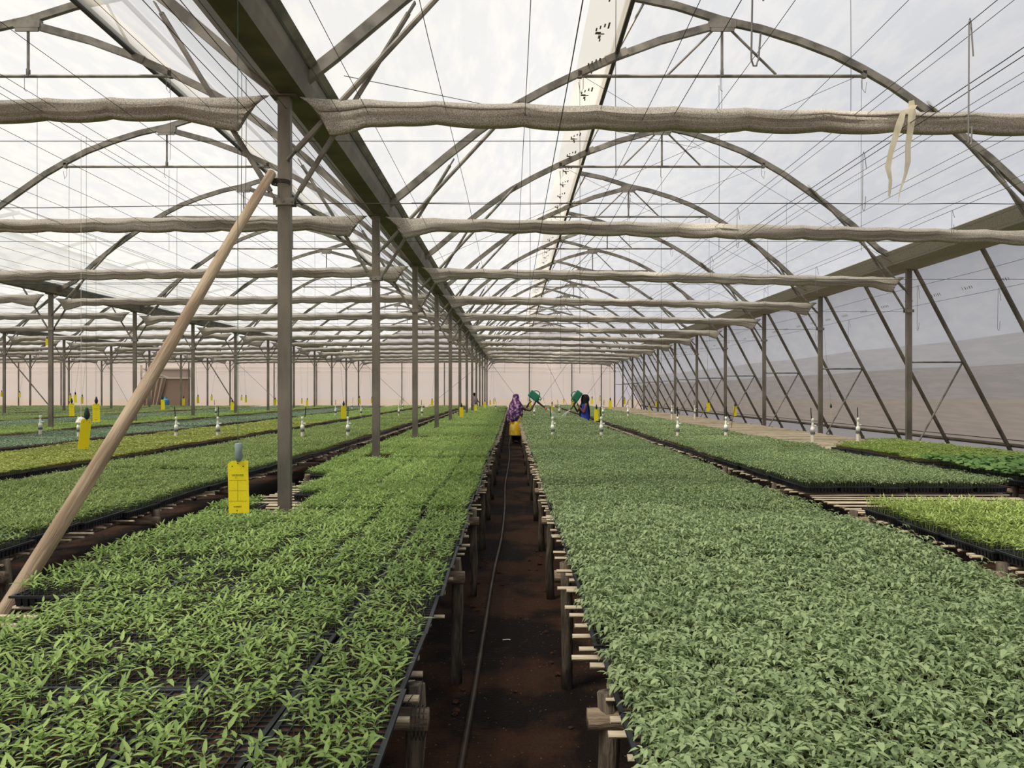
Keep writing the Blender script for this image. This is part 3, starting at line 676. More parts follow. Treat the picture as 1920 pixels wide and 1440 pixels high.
# ------------------------------------------------------------------ trays
TW, TL, TH = 0.304, 0.522, 0.05; NX, NY = 9, 15
def tray_meshes():
    b = MB(); g = 0.0035; w2, l2 = TW/2, TL/2; rim = 0.014
    ix, iy = TW-2*rim, TL-2*rim
    for s in (-1,1):
        b.box((s*(w2-rim/2),0,TH-.002),(rim,TL,.004)); b.box((0,s*(l2-rim/2),TH-.002),(TW-2*rim,rim,.004))
        b.box((s*(w2-.001),0,TH-.006),(.002,TL,.008)); b.box((0,s*(l2-.001),TH-.006),(TW,.002,.008))
    for i in range(1, NX): b.box((-ix/2+ix*i/NX,0,TH-.003),(g,iy,.004))
    for j in range(1, NY): b.box((0,-iy/2+iy*j/NY,TH-.003),(ix,g,.004))
    def pod(x, y):
        a, c = ix/NX*.47, ix/NX*.30; z1 = TH-.004
        vs = [(x+p*a, y+q*a, z1) for p, q in ((-1,-1),(1,-1),(1,1),(-1,1))] + [(x+p*c, y+q*c, 0) for p, q in ((-1,-1),(1,-1),(1,1),(-1,1))]
        b.add(vs, [(0,4,5,1),(1,5,6,2),(2,6,7,3),(3,7,4,0),(4,7,6,5)])
    for i in range(NX):
        for j in range(NY):
            if i in (0, NX-1) or j in (0, NY-1): pod(-ix/2+ix*(i+.5)/NX, -iy/2+iy*(j+.5)/NY)
    tm = b.mesh('plug_tray', M['tray'])
    s = MB(); s.add([(-ix/2,-iy/2,TH-.008),(ix/2,-iy/2,TH-.008),(ix/2,iy/2,TH-.008),(-ix/2,iy/2,TH-.008)],[(0,1,2,3)])
    return tm, s.mesh('potting_soil', M['soil'])
TRAY, SOIL = tray_meshes()
ZS = 0.66
def bench_wave(k, y): return 0.008*math.sin(y*1.3+k*2.1) + 0.005*math.sin(y*3.3+k)

all_trays = []        # bench, x, y, z, rz, tilt, species
def fill(bid, x0, x1, y0, y1, sp, matk, hk=1.0, skip=(), edge=None):
    cols = max(1, round((x1-x0)/0.310)); px = (x1-x0)/cols; r = random.Random(bid*31+int(y0*10))
    out = []; y = y0 + TL/2; row = 0
    while y + TL/2 <= y1 + 0.02:
        rx = r.uniform(-.012,.012); rh = r.uniform(0,.009); hh = r.uniform(.93,1.07)
        for c in range(cols):
            x = x0 + px*(c+.5) + rx; 
            if any(a[0] <= x <= a[1] and a[2] <= y <= a[3] for a in skip): continue
            if edge and not edge(x, y): continue
            z = ZS + 0.012 + bench_wave(bid, y) + rh + r.uniform(0,.006)
            out.append((bid, x, y + r.uniform(-.012,.012), z, r.uniform(-.02,.02), r.uniform(-.02,.02), sp, matk, hk*hh*r.uniform(.94,1.06), r.uniform(-.12,.12), r.uniform(-.012,.012)))
        y += 0.531; row += 1
    return out

# bench id, x range, name, label
BN = {0: 'pepper bench by the soil aisle', 1: 'wide tomato bench by the soil aisle', 2: 'second bench towards the film wall', 3: 'bench along the film wall'}
WORDN = ['one','two','three','four','five','six','seven','eight','nine','ten','eleven','twelve','thirteen','fourteen']
BENCH = {0: (-2.22,-.30), 1: (.29,2.10), 2: (2.64,4.52), 3: (5.06,6.92)}
for j in range(13):
    x1 = -2.78 - 2.45*j; BENCH[4+j] = (x1-1.92, x1); BN[4+j] = 'bench %s aisle%s past the pepper bench' % (WORDN[j], 's' if j else '')
plots = []
plots += fill(0, -2.18, -.30, 1.18, 45, 'pepper', 'pepper', skip=[(-2.3,-1.95,2.8,3.38),(-2.3,-1.90,5.9,7.9)] + [(-1.9,-1.55,Y-.28,Y+.28) for Y in YP] , edge=lambda x, y: y < 30 or x < -.45 or y > 33)
plots += fill(1, .29, 2.12, 1.05, 47, 'tomato', 'tomato')
plots += fill(2, 2.66, 4.50, 1.6, 6.25, 'pepper', 'fresh', 1.1)
plots += fill(2, 2.66, 4.50, 6.95, 48, 'tomato', 'tomato', .85)
plots += fill(3, 4.97, 6.83, 5.2, 9.5, 'broad', 'broad')
plots += fill(3, 5.08, 6.94, 9.62, 14.2, 'cup', 'fresh', 1.0, edge=lambda x, y: y < 12.2+(x-5.1)*1.1)
SPEC = [('pepper','pepper_dark',1.0),('cup','lime',1.0),('tomato','bluegreen',.6),('pepper','pepper',1.0),('tomato','bluegreen',.6),('pepper','pepper_dark',1.0),('tomato','tomato',.7),('pepper','pepper_dark',1.0),('tomato','tomato',.7),('pepper','pepper_dark',1),('tomato','tomato',.7),('pepper','pepper_dark',1),('tomato','tomato',.7)]
for j in range(13):
    x0, x1 = BENCH[4+j]; d = max(2.4, -x1*1.35-0.8)
    sp, mk, hk = SPEC[j]
    plots += fill(4+j, x0+.03, x1-.03, d, 47, sp, mk, hk)
    if j in (1, 3):   # other crops further down the same bench
        for q, t in enumerate(plots):
            if t[0] == 4+j and t[2] > 22: plots[q] = t[:6] + ('pepper','pepper') + t[8:]

def in_view(t): return seen(t[1], t[2], .75, 60 + F*0.3/max(t[2], .5))
vis = sorted([t for t in plots if in_view(t)], key=lambda t: t[1]**2 + t[2]**2)
near = set(id(t) for t in vis[:300])
PL = {'pepper': 'pepper seedlings', 'tomato': 'tomato seedlings', 'broad': 'broad-leaved seedlings', 'cup': 'compact lime seedlings'}
tx = np.zeros(len(TRAY.vertices)*3, np.float32); TRAY.vertices.foreach_get('co', tx); tx = tx.reshape(-1,3)
for t in vis[:300]:
    o = inst('plug_tray', TRAY, None, (t[1], t[2], t[3]), (t[10], t[5], t[4]))
    tag(o, 'black plug tray of %s on the %s' % (PL[t[6]], BN[t[0]]), 'tray', 'plug trays of %s on the %s' % (PL[t[6]], BN[t[0]]))
    inst('potting_soil', SOIL, o)
# the remaining trays, one mass per bench
byb = {}
for t in plots:
    if id(t) not in near: byb.setdefault(t[0], []).append(t)
for bid, L in sorted(byb.items()):
    b = MB()
    for t in L:
        Mx = Matrix.Rotation(t[4], 3, 'Z') @ Matrix.Rotation(t[5], 3, 'Y') @ Matrix.Rotation(t[10], 3, 'X')
        b.cur = 0; b.box((t[1], t[2], t[3]+TH/2), (TW-.012, TL-.012, TH-.006), Mx)
        b.box((t[1], t[2], t[3]+TH-.004), (TW, TL, .005), Mx)
        b.cur = 1; b.box((t[1], t[2], t[3]+TH-.001), (TW-.03, TL-.03, .003), Mx)
    tag(b.build('plug_trays', [M['tray'], M['soil']]), 'remaining black plug trays packed along the '+BN[bid], 'trays', kind='stuff')

# plants: every cell of every tray, coarser with distance
def cells(t, step_x, step_y):
    ix, iy = TW-.028, TL-.028
    gx = (np.arange(0, NX, step_x)+.5*step_x)/NX*ix - ix/2; gy = (np.arange(0, NY, step_y)+.5*step_y)/NY*iy - iy/2
    G = np.array([(a, c) for a in gx for c in gy]); 
    c, s = math.cos(t[4]), math.sin(t[4])
    X = G[:,0]*c - G[:,1]*s + t[1]; Y = G[:,0]*s + G[:,1]*c + t[2]; Z = t[3] + TH - .006 - G[:,0]*math.sin(t[5]) + G[:,1]*math.sin(t[10])
    return X, Y, Z
indiv = {'pepper': [], 'tomato': []}
for bid in sorted(set(t[0] for t in plots)):
    groups = {}
    for t in plots:
        if t[0] != bid: continue
        if not seen(t[1], t[2], .8, 250 + F*.4/max(.5, t[2])): continue
        D = math.hypot(t[1], t[2]); lod = 0 if D < 5.2 else (1 if D < 13 else 2)
        st = (1,1) if D < 13 else ((2,1) if D < 20 else ((2,2) if D < 32 else (3,3)))
        if t[6] == 'broad': st = (3,3); lod = 0
        X, Y, Z = cells(t, *st); n = len(X)
        keep = nrg.random(n) > ((.16 if D < 4.5 and bid == 0 else .08) if t[6] == 'pepper' else .03)
        if t[6] == 'pepper' and bid == 0 and D < 4:
            gap = np.sin(X*9.1+1.3)*np.sin(Y*7.7)+np.sin(X*3.3+Y*5.1) ; keep &= ~((gap > 1.15) & (nrg.random(n) > .35))
        if t[6] == 'tomato' and D < 7: keep &= nrg.random(n) > .10
        k = (st[0]*st[1])**.5; bs = {1: 1.0}.get(k, 0.85*k+.15)
        wob = .5+.5*np.sin(X*2.3+Y*1.1+bid)*np.sin(Y*1.7-X*.6)
        P = np.stack([X + nrg.normal(0,.0035,n), Y + nrg.normal(0,.0035,n), Z, nrg.random(n)*6.283, bs*nrg.uniform(.82,1.15,n)*(1.0 if st == (1,1) or t[6] != 'broad' else .95),
                      np.full(n, t[9]) + nrg.normal(0,.06,n), t[8]/(bs if t[6] != 'broad' else 1)*(0.88+.24*wob)], 1)
        if t[6] == 'broad': P[:,4] = nrg.uniform(.85,1.15,n); P[:,6] = 1
        groups.setdefault((t[6], lod, t[7]), []).append(P[keep])
    for mk in sorted(set(g[2] for g in groups)):
        VS, FS, TS, n0 = [], [], [], 0
        for (sp, lod, m_), L in groups.items():
            if m_ != mk: continue
            P = np.concatenate(L)
            if lod == 0 and bid in (0, 1) :
                d = P[:,0]**2 + P[:,1]**2
                px = 960 + F*P[:,0]/P[:,1]; py = HOR + F*(EYE-.78)/P[:,1]
                ok = (px > 8) & (px < 1912) & (py < 1425); idx = np.argsort(np.where(ok, d, 1e9))[:300]
                sel = np.zeros(len(P), bool); sel[idx] = True; indiv[sp] = (P[sel], mk); P = P[~sel]
            if sp == 'broad':
                d = P[:,0]**2 + P[:,1]**2; px = 960 + F*P[:,0]/P[:,1]; o_ = np.argsort(np.where(px < 1925, d, 1e9)); indiv['broad'] = (P[o_[:290]], mk); P = P[o_[290:]]
            v, f, t_, n = bake(sp, lod, P)
            VS += v; TS += t_; FS += [q + n0 for q in f]; n0 += n
        if not VS: continue
        me = plant_mesh('seedling_foliage', np.concatenate(VS), np.concatenate(FS), np.concatenate(TS), M[mk])
        o = inst('seedling_foliage', me)
        tag(o, 'dense carpet of %s on the %s' % ({'pepper':'bright green pepper seedlings','pepper_dark':'mid green seedlings','fresh':'fresh light green seedlings','lime':'yellow-green seedlings','tomato':'grey-green tomato seedlings','bluegreen':'pale blue-green seedlings','broad':'broad leaves'}[mk], BN[bid]), 'seedlings', kind='stuff')
# the seedlings that show largest, each an object of its own
def single(sp, name, label, group, cat):
    P, mk = indiv[sp]; V = variants(sp, 0); ms = [plant_mesh(name, v, f, t, M[mk]) for v, f, t in V]
    for q in P:
        o = inst(name, ms[rnd.randrange(len(ms))], None, tuple(q[:3]), (rnd.uniform(-.05,.05), rnd.uniform(-.05,.05), q[3]), (q[4], q[4], q[4]*q[6]))
        tag(o, label, cat, group)
single('pepper', 'pepper_seedling', 'young pepper seedling with slim pointed leaves in the front trays of the pepper bench', 'pepper seedlings in the front trays', 'seedling')
single('tomato', 'tomato_seedling', 'grey-green tomato seedling at the front end of the wide tomato bench', 'tomato seedlings at the front end', 'seedling')
single('broad', 'broad_leaf_seedling', 'broad round-leaved seedling in the dark trays along the sloping film wall', 'broad-leaved seedlings by the film wall', 'seedling')

# ------------------------------------------------------------------ benches: legs, cross logs, rails and slats
LEG = []
for q in range(4):
    r = random.Random(q); b = MB(); b.tube([(0.006*math.sin(q+j),0.006*math.cos(j*2+q),0.68*j/5) for j in range(6)], 0.032, 9, scales=[1+.06*math.sin(j*1.7+q) for j in range(6)]); LEG.append(b.mesh('leg', M['leg'], True))
def slat_mesh(L, r, q):
    b = MB(); rr = random.Random(q); w, h = rr.uniform(.026,.038), rr.uniform(.010,.016)
    b.sweep([(-L/2,0,0),(-L/4,rr.uniform(-.01,.01),rr.uniform(-.003,.003)),(L/4,rr.uniform(-.01,.01),0),(L/2,0,0)], [(-w/2,0),(-w*.35,h*.5),(w*.35,h*.5),(w/2,0),(w*.3,-h*.5),(-w*.3,-h*.5)]); return b.mesh('slat', M['slat'])
for bid, (x0, x1) in BENCH.items():
    W = x1-x0; y0 = 0.59 if bid < 4 else max(2.39-1.8, math.floor(((-x1)*1.2-2)/1.8)*1.8+.59); y0 = max(y0, .59)
    root = thing('seedling_bench', ((x0+x1)/2, y0, 0), label='rough timber slatted plant bench: the '+BN[bid], cat='bench')
    nleg = int((48.5-y0)/1.8)
    logb = MB(); logb.tube([(-W/2-.06,0,0),(0,0.01,.004),(W/2+.045,0,0)], 0.034, 9, scales=[1,.95,1.05]); logm = logb.mesh('cross_log', M['log'], True)
    for i in range(nleg):
        yy = 1.8*i
        if bid > 7 and i % 2: continue
        for s in (-1, 1):
            if bid > 5 and s < 0: continue
            inst('leg', LEG[(i+bid)%4], root, (s*(W/2-.005), yy+.035*s, 0), (0,0,i*1.3))
        inst('cross_log', logm, root, (0, yy - .03, 0.60), (rnd.uniform(-.02,.02), 0, rnd.uniform(-.015,.015)))
    rb_ = MB()
    for xx in (-W/2+.12, 0, W/2-.12): rb_.tube([(xx, -0.3, .635), (xx, 48.4-y0, .635)], .014, 6)
    rb_.build('lengthwise_pole', M['log'], root)
    if bid > 5: 
        continue_slats = False
    SM = [slat_mesh(W-.02+.03*(q-2), .0, q+bid*7) for q in range(5)]
    ys = np.arange(-.25, 48-y0, .125 if bid != 3 else .07) + nrg.normal(0,.014,len(np.arange(-.25, 48-y0, .125 if bid != 3 else .07)))
    cnt = 0; rest = MB(); maxn = 100 if bid in (0,1,2,3,4) else 0
    if bid > 8: continue
    for y in ys:
        wy = y + y0; dx = rnd.uniform(-.025,.025) + (-.035 if bid == 1 else .015 if bid == 0 else 0); z = ZS + rnd.uniform(-.004,.006); rz = rnd.gauss(0,.015)
        if bid == 3 and wy < 6: continue
        if cnt < maxn and wy > 1.6:
            inst('slat', SM[rnd.randrange(5)], root, (dx, y, z), (0, rnd.uniform(-.004,.004), rz)); cnt += 1
        elif wy > 1.6:
            Mx = Matrix.Rotation(rz*(2.5 if bid == 3 else 1), 3, 'Z'); rest.box((dx, y, z), (W+.08, .032, .014), Mx)
    if rest.v: o = rest.build('slat_mass', M['slat'], root); o['kind'] = 'stuff'
# a bare stub log on the first bench beside the post, and the tied wire at the front leg
b = MB(); b.tube([(0,0,0),(0.02,0,.10)], .028, 9); tag(b.build('log_stub', M['log'], None, (-2.08, 7.75, .67)), 'short sawn log stub standing on bare slats beside the first steel post', 'log')
b = MB()
for j in range(4): b.tube([(-.30+.012*j, 2.33+.05*math.cos(t*.6), .60+.05*math.sin(t*.6)) for t in range(12)], .0022, 4)
b.tube([(-.32,2.30,.66),(-.27,2.32,.73),(-.28,2.31,.62)], .002, 4); tag(b.build('binding_wire', M['dark']), 'twisted binding wire round the front log end of the pepper bench', 'wire')

# ------------------------------------------------------------------ hose on the aisle floor
b = MB(); hp = [(-.20,1.2,.022),(-.23,2.4,.022),(-.215,3.27,.022),(-.20,4.0,.022),(-.185,5.0,.022),(-.16,6.7,.022),(-.115,8.3,.022),(-.10,10.3,.022),(-.115,13,.022),(-.08,16,.022),(-.06,19,.022),(-.085,23,.022),(-.05,30,.022),(-.1,46,.022)]
def cr(P, n=8):
    P = [Vector(p) for p in P]; out = []
    for i in range(len(P)-1):
        a, c, d, e = P[max(i-1,0)], P[i], P[i+1], P[min(i+2,len(P)-1)]
        for k in range(n):
            t = k/n; out.append(0.5*((2*c)+(d-a)*t+(2*a-5*c+4*d-e)*t*t+(3*c-a-3*d+e)*t**3))
    return out + [P[-1]]
b.tube(cr(hp), .016, 8); tag(b.build('garden_hose', M['hose'], smooth=True), 'dark brown hose lying along the soil aisle floor', 'hose')
cm = []
for q in range(3):
    me = bpy.data.meshes.new('soil_clod'); bm = bmesh.new(); bmesh.ops.create_icosphere(bm, subdivisions=2, radius=.02)
    rr = random.Random(q)
    for v in bm.verts: v.co *= rr.uniform(.75,1.2); v.co.z *= .6
    bm.to_mesh(me); bm.free(); me.materials.append(M['soil']); cm.append(me)
for i in range(46):
    y = rnd.uniform(2.6,8); x = rnd.choice((rnd.uniform(-.30,-.22), rnd.uniform(-.3,.3), rnd.uniform(.2,.34)))
    s = rnd.uniform(.3,1.1); o = inst('soil_clod', cm[i%3], None, (x,y,.008*s), (0,0,i), (s,s,s)); tag(o, 'small crumbled clod of soil on the aisle floor', 'clod', 'soil clods on the aisle floor')
b = MB(); b.tube([(0,0,0),(.035,.004,.002),(.05,.001,0)], .004, 5); tag(b.build('white_scrap', M['white_pvc'], None, (-.06,4.94,.008)), 'tiny white plastic scrap on the aisle floor', 'scrap')

# ------------------------------------------------------------------ sprinkler risers
def riser(loc, label, tilt, rod=True, side=0):
    t = thing('sprinkler_riser', loc, label=label, cat='sprinkler', group='white sprinkler risers standing in the beds')
    inst('pipe_base', RM[0], t); inst('collar', RM[1], t); inst('nozzle_body', RM[2], t)
    if rod: inst('spray_rod', RM[3], t, (0,0,0), (0,tilt,0))
    return t
RM = []
b = MB(); b.lathe([(.030,-.10),(.030,.15)],12); RM.append(b.mesh('pipe_base', M['pvc_base']))
b = MB(); b.lathe([(.037,.15),(.039,.155),(.039,.185),(.037,.19)],12); RM.append(b.mesh('collar', M['grey_pvc']))
b = MB(); b.lathe([(.036,.19),(.037,.25),(.030,.262),(.020,.29),(.024,.30),(.019,.335),(.015,.37),(.022,.375),(.022,.42),(.018,.425)],12); b.box((.04,0,.30),(.05,.02,.02)); RM.append(b.mesh('nozzle_body', M['white_pvc'], True))
b = MB(); b.lathe([(.008,.42),(.008,.60),(.004,.61)],8); RM.append(b.mesh('spray_rod', M['black_pl']))
rl = [(1,.75,14.2),(1,1.65,14.2),(1,.76,26.2),(1,1.66,27),(1,.8,38),(1,1.6,38),(2,3.06,14.2),(2,3.95,14.2),(2,3.1,26.2),(2,3.95,26.2),(3,5.2,13.3),(3,6.12,13.6),(3,5.4,26),(3,6.3,26.5),
      (4,-3.03,14.2),(4,-3.87,14.2),(5,-5.43,14.2),(5,-6.2,14.2),(6,-8.0,14.2),(6,-9.2,15.0),(4,-3.1,26.5),(4,-3.9,26.5),(5,-5.3,27),(5,-6.2,27),(6,-8,27),(7,-10.4,27),(4,-3.1,38),(5,-5.4,38),(6,-7.9,38),(0,-.8,38)]
for i, (bid, x, y) in enumerate(rl):
    where = 'near end' if y < 20 else ('middle' if y < 30 else 'far end'); side = 'aisle-side' if (abs(x - BENCH[bid][0 if bid in (1,2,3) else 1]) < .95) else 'outer'
    riser((x, y, .72 + (0.0)), 'white %s riser at the %s of the %s' % (side, where, BN[bid].replace(', away from the aisle','')), rnd.uniform(-.1,.12), rod=not (bid == 6 and y < 20))

# ------------------------------------------------------------------ yellow sticky cards
def card_mesh(w=.097, h=.25):
    b = MB(); c = .018; o = [(-w/2,0),(w/2,0),(w/2,h),(-w/2+c,h),(-w/2,h-c*.85)]; n = len(o); d = .0012
    b.add([(x,-d,z-h) for x, z in o]+[(x,d,z-h) for x, z in o], [tuple(range(n)), tuple(range(2*n-1,n-1,-1))]+[(i,n+i,n+(i+1)%n,(i+1)%n) for i in range(n)])
    return b.mesh('card', M['card'])
CARD = card_mesh()
b = MB(); b.lathe([(.006,.0),(.020,.02),(.024,.045),(.014,.075),(.010,.10)],8); CLIP = b.mesh('twist_clip', M['clip'], True)
b = MB(); b.lathe([(.008,.0),(.02,.02),(.016,.05),(.019,.085),(.012,.09)],9); CLIP2 = b.mesh('twist_clip', M['bagclip'], True)
b = MB()
for x, z in ((-.026,-.026),(.026,-.026),(0,-.012),(-.003,-.238)): b.lathe([(.0028,0),(.0028,.001)],8,(0,0,0)) if False else b.box((x,-.0018,z),(.005,.001,.005))
HOLES = b.mesh('punched_hole', M['dark_print'])
def text_mesh(txt, size, m):
    cu = bpy.data.curves.new('text','FONT'); cu.body = txt; cu.size = size; cu.align_x = 'CENTER'; cu.extrude = .0003
    o = bpy.data.objects.new('t', cu); COL.objects.link(o); bpy.context.view_layer.update()
    me = bpy.data.meshes.new_from_object(o.evaluated_get(bpy.context.evaluated_depsgraph_get())); bpy.data.objects.remove(o); me.materials.clear(); me.materials.append(m); return me
TX1 = text_mesh('HORIVER', .0135, M['green_print']); TX2 = text_mesh('KOPPERT', .009, M['dark_print']); TX3 = text_mesh('www . . . . . .', .005, M['green_print'])
b = MB()
for z in (-.092,-.142,-.192): b.box((0,-.0018,z),(.085,.0006,.0007))
b.box((0,-.0018,-.142),(.0007,.0006,.10)); GRID = b.mesh('printed_grid', M['dark_print'])
# (centre x, top y, bottom y, yaw, label)
cards = [(446,864,962,0,'large yellow sticky card in front of the first steel post, dotted with insects'),
 (180,757,791,.1,'yellow sticky card hanging above a white riser beside the second visible post'),
 (134,756,780,.1,'yellow sticky card just beside the tall post nearest the image edge'),
 (162,786,842,1.15,'yellow sticky card hanging edge-on above the blue-green bed'),
 (141,740,755,0,'yellow sticky card, the higher of two close together beyond the blue-green bed'),
 (154,744,757,1.0,'narrow turned yellow sticky card beyond the blue-green bed'),
 (132,741,752,.3,'faint distant yellow sticky card hanging near the end wall past the blue-green bed'),
 (435,754,769,.1,'yellow sticky card between two posts beyond the wooden pole'),
 (305,749,768,0,'yellow sticky card below the curtained doorway, behind the wooden pole'),
 (344,747,760,.6,'yellow sticky card turned slightly beside the curtained doorway'),
 (371,744,756,.6,'yellow sticky card close to a slanting brace'),
 (397,742,751,.4,'tiny yellow sticky card against the pink end wall'),
 (453,743,751,.5,'tiny yellow sticky card next to a green string'),
 (461,744,755,.9,'thin yellow sticky card turned sideways by the end wall'),
 (516,749,760,.6,'yellow sticky card hidden partly by the first tall post'),
 (566,749,757,.9,'thin yellow sticky card past the first tall post'),
 (576,750,761,.2,'yellow sticky card past the first tall post, facing the camera'),
 (37,736,745,.3,'tiny distant yellow sticky card on the pink end wall'),
 (3,735,744,.6,'tiny yellow sticky card at the picture edge by the end wall'),
 (88,635,645,.1,'yellow sticky card hanging high up under the shade nets'),
 (644,761,785,.25,'bright yellow sticky card near the second post of the pepper bench'),
 (697,747,756,.5,'small yellow sticky card between the second and third post of the pepper bench'),
 (674,746,756,.8,'small turned yellow sticky card beyond the second post'),
 (810,750,760,.3,'small yellow sticky card beyond the third post of the pepper bench'),
 (865,763,782,0,'yellow sticky card over the pepper bench beside its fourth post'),
 (892,758,770,.1,'yellow sticky card over the pepper bench in front of the person in mauve'),
 (909,753,764,.2,'yellow sticky card at the far end of the post row'),
 (919,752,759,.2,'small yellow sticky card on the pale end wall beside the last post'),
 (926,750,758,.9,'thin yellow sticky card on the pale end wall beside the last post'),
 (994,752,762,.4,'yellow sticky card just behind the woman in yellow'),
 (1035,758,772,.9,'olive yellow sticky card above the front riser of the tomato bench'),
 (1057,750,757,.1,'tiny yellow sticky card against the cream end wall'),
 (1074,750,760,.4,'yellow sticky card under the tilted green can of the woman in blue'),
 (1110,747,758,0,'pale yellow sticky card behind the woman in blue'),
 (1118,767,789,.05,'yellow sticky card beside the woman in blue, with dark clip'),
 (1144,751,766,.1,'bright yellow sticky card beyond the woman in blue'),
 (1125,744,752,.9,'tiny yellow sticky card high by the last end-wall column'),
 (1171,748,758,.5,'small yellow sticky card near the corner of the end wall'),
 (1217,760,776,1.1,'olive sticky card seen almost edge-on by the film wall'),
 (1230,752,763,.5,'small yellow sticky card between posts of the film wall'),
 (1328,755,771,.05,'yellow sticky card in front of the film wall, facing the camera'),
 (1378,762,768,.2,'small crumpled yellow card on a leaning stick by the film wall'),
 (1558,765,786,1.2,'yellow sticky card edge-on between slanting legs of the film wall')]
for i, (px, ty, by, yaw, lab) in enumerate(cards):
    D = .25*F/(by-ty)
    if i == 41: D = 20
    D = min(D, 52.5)
    if i == 19: D = 28
    p = unproj(px, ty, D)
    lab = lab.replace('nearest the image edge','in the third post row').replace('at the picture edge','half out of view')
    t = thing('sticky_card', tuple(p), yaw + (0.03 if i == 0 else 0), label=lab, cat='sticky card')
    inst('card', CARD, t, (0,0,0), (0, rnd.uniform(-.03,.03) if i != 3 else .12, 0)); inst('twist_clip', CLIP2 if i in (0,) else CLIP, t, (.004,0,-.004))
    if i < 4: inst('punched_hole', HOLES, t)
    if i < 3:
        inst('printed_text', TX1, t, (0,-.0022,-.073), (math.pi/2,0,0)); inst('printed_text', TX3, t, (0,-.0022,-.082), (math.pi/2,0,0)); inst('printed_text', TX2, t, (0,-.0022,-.222), (math.pi/2,0,0)); inst('printed_grid', GRID, t)
    top = 3.7
    if i == 41:
        b = MB(); b.tube([(-.12,0,-.6),(0,0,0)], .008, 5); b.build('stick', M['leg'], t); continue
    hgt = top - p.z
    if hgt > .1:
        if i < 4: longwire(p.x, 3.74, 0.0024, 1)
        wxn, wzn = min(ALLW, key=lambda w: abs(w[0]-p.x)); Lx = Matrix.Rotation(-yaw, 3, 'Z') @ Vector((wxn-p.x, 0, wzn-p.z)); hgt = Lx.z
        b = MB(); b.tube([(.0,0,.06),(Lx.x*.5,Lx.y*.5,hgt*.5),(Lx.x,Lx.y,hgt)], .0016 if D < 20 else .0028, 4, cap=False); b.build('string', M['string'], t)
# white tag beside the edge-on card
b = MB(); b.lathe([(.004,.05),(.03,.03),(.045,0),(.02,-.025)],8); b.tube([(0,0,.04),(0.0,0,2.42)],.0016,4,cap=False); longwire(unproj(152,792,6.5).x, 3.74, .0024, 1); tag(b.build('plastic_funnel', M['white_pvc'], None, tuple(unproj(152,792,6.5))), 'small white plastic bag hanging beside the edge-on sticky card', 'bag')

# ------------------------------------------------------------------ people
def skinned(name, joints, edges, m, parent, sub=2):
    me = bpy.data.meshes.new(name); names = list(joints); me.from_pydata([joints[k][0] for k in names], [(names.index(a), names.index(c)) for a, c in edges], [])
    o = bpy.data.objects.new(name, me); COL.objects.link(o)
    md = o.modifiers.new('s','SKIN'); md.use_smooth_shade = True
    for i, k in enumerate(names):
        r = joints[k][1]; me.skin_vertices[0].data[i].radius = (r, r) if not isinstance(r, tuple) else r
    me.skin_vertices[0].data[0].use_root = True
    o.modifiers.new('u','SUBSURF').levels = sub
    bpy.context.view_layer.update(); dg = bpy.context.evaluated_depsgraph_get()
    m2 = bpy.data.meshes.new_from_object(o.evaluated_get(dg)); bpy.data.objects.remove(o); m2.materials.clear(); m2.materials.append(m)
    m2.name = name; m2.polygons.foreach_set('use_smooth', [True]*len(m2.polygons))
    return inst(name, m2, parent)
def loft(rings, m, name, parent, n=24, fold=0.0, nf=9, seed=0):
    """rings: centre x,y,z, rx, ry ; a closed garment surface"""
    b = MB(); vs = []; fs = []
    for i, (cx, cy_, z, rx, ry) in enumerate(rings):
        for k in range(n):
            a = 2*math.pi*k/n; w = 1 + fold*(i/len(rings))*math.sin(nf*a+seed)
            vs.append((cx+rx*w*math.cos(a), cy_+ry*w*math.sin(a), z))
    for i in range(len(rings)-1):
        for k in range(n): fs.append((i*n+k, i*n+(k+1)%n, (i+1)*n+(k+1)%n, (i+1)*n+k))
    fs.append(tuple(range(n))); b.add(vs, fs); return b.build(name, m, parent, smooth=True)
def hand(J, E, tag_, wrist, d, up, root):
    d = Vector(d).normalized(); up = Vector(up).normalized(); s = d.cross(up).normalized(); w = Vector(wrist)
    J[tag_+'p'] = (tuple(w + d*.045), (.034,.020)); E.append((root, tag_+'p')); J[tag_+'p2'] = (tuple(w+d*.085), (.036,.017)); E.append((tag_+'p', tag_+'p2'))
    for k, (o, l) in enumerate(((-.030,.062),(-.010,.072),(.010,.068),(.030,.052))):
        a = w + d*.09 + s*o; c = a + d*l*.5 + up*-.012; e = a + d*l*.72 + up*-.045
        J[tag_+'f%da' % k] = (tuple(a), .0095); J[tag_+'f%db' % k] = (tuple(c), .009); J[tag_+'f%dc' % k] = (tuple(e), .008)
        E.append((tag_+'p2', tag_+'f%da' % k)); E.append((tag_+'f%da' % k, tag_+'f%db' % k)); E.append((tag_+'f%db' % k, tag_+'f%dc' % k))
    a = w + d*.03 - s*.035; c = a + d*.03 - s*.02 - up*.015
    J[tag_+'ta'] = (tuple(a), .011); J[tag_+'tb'] = (tuple(c), .009); E.append((tag_+'p', tag_+'ta')); E.append((tag_+'ta', tag_+'tb'))
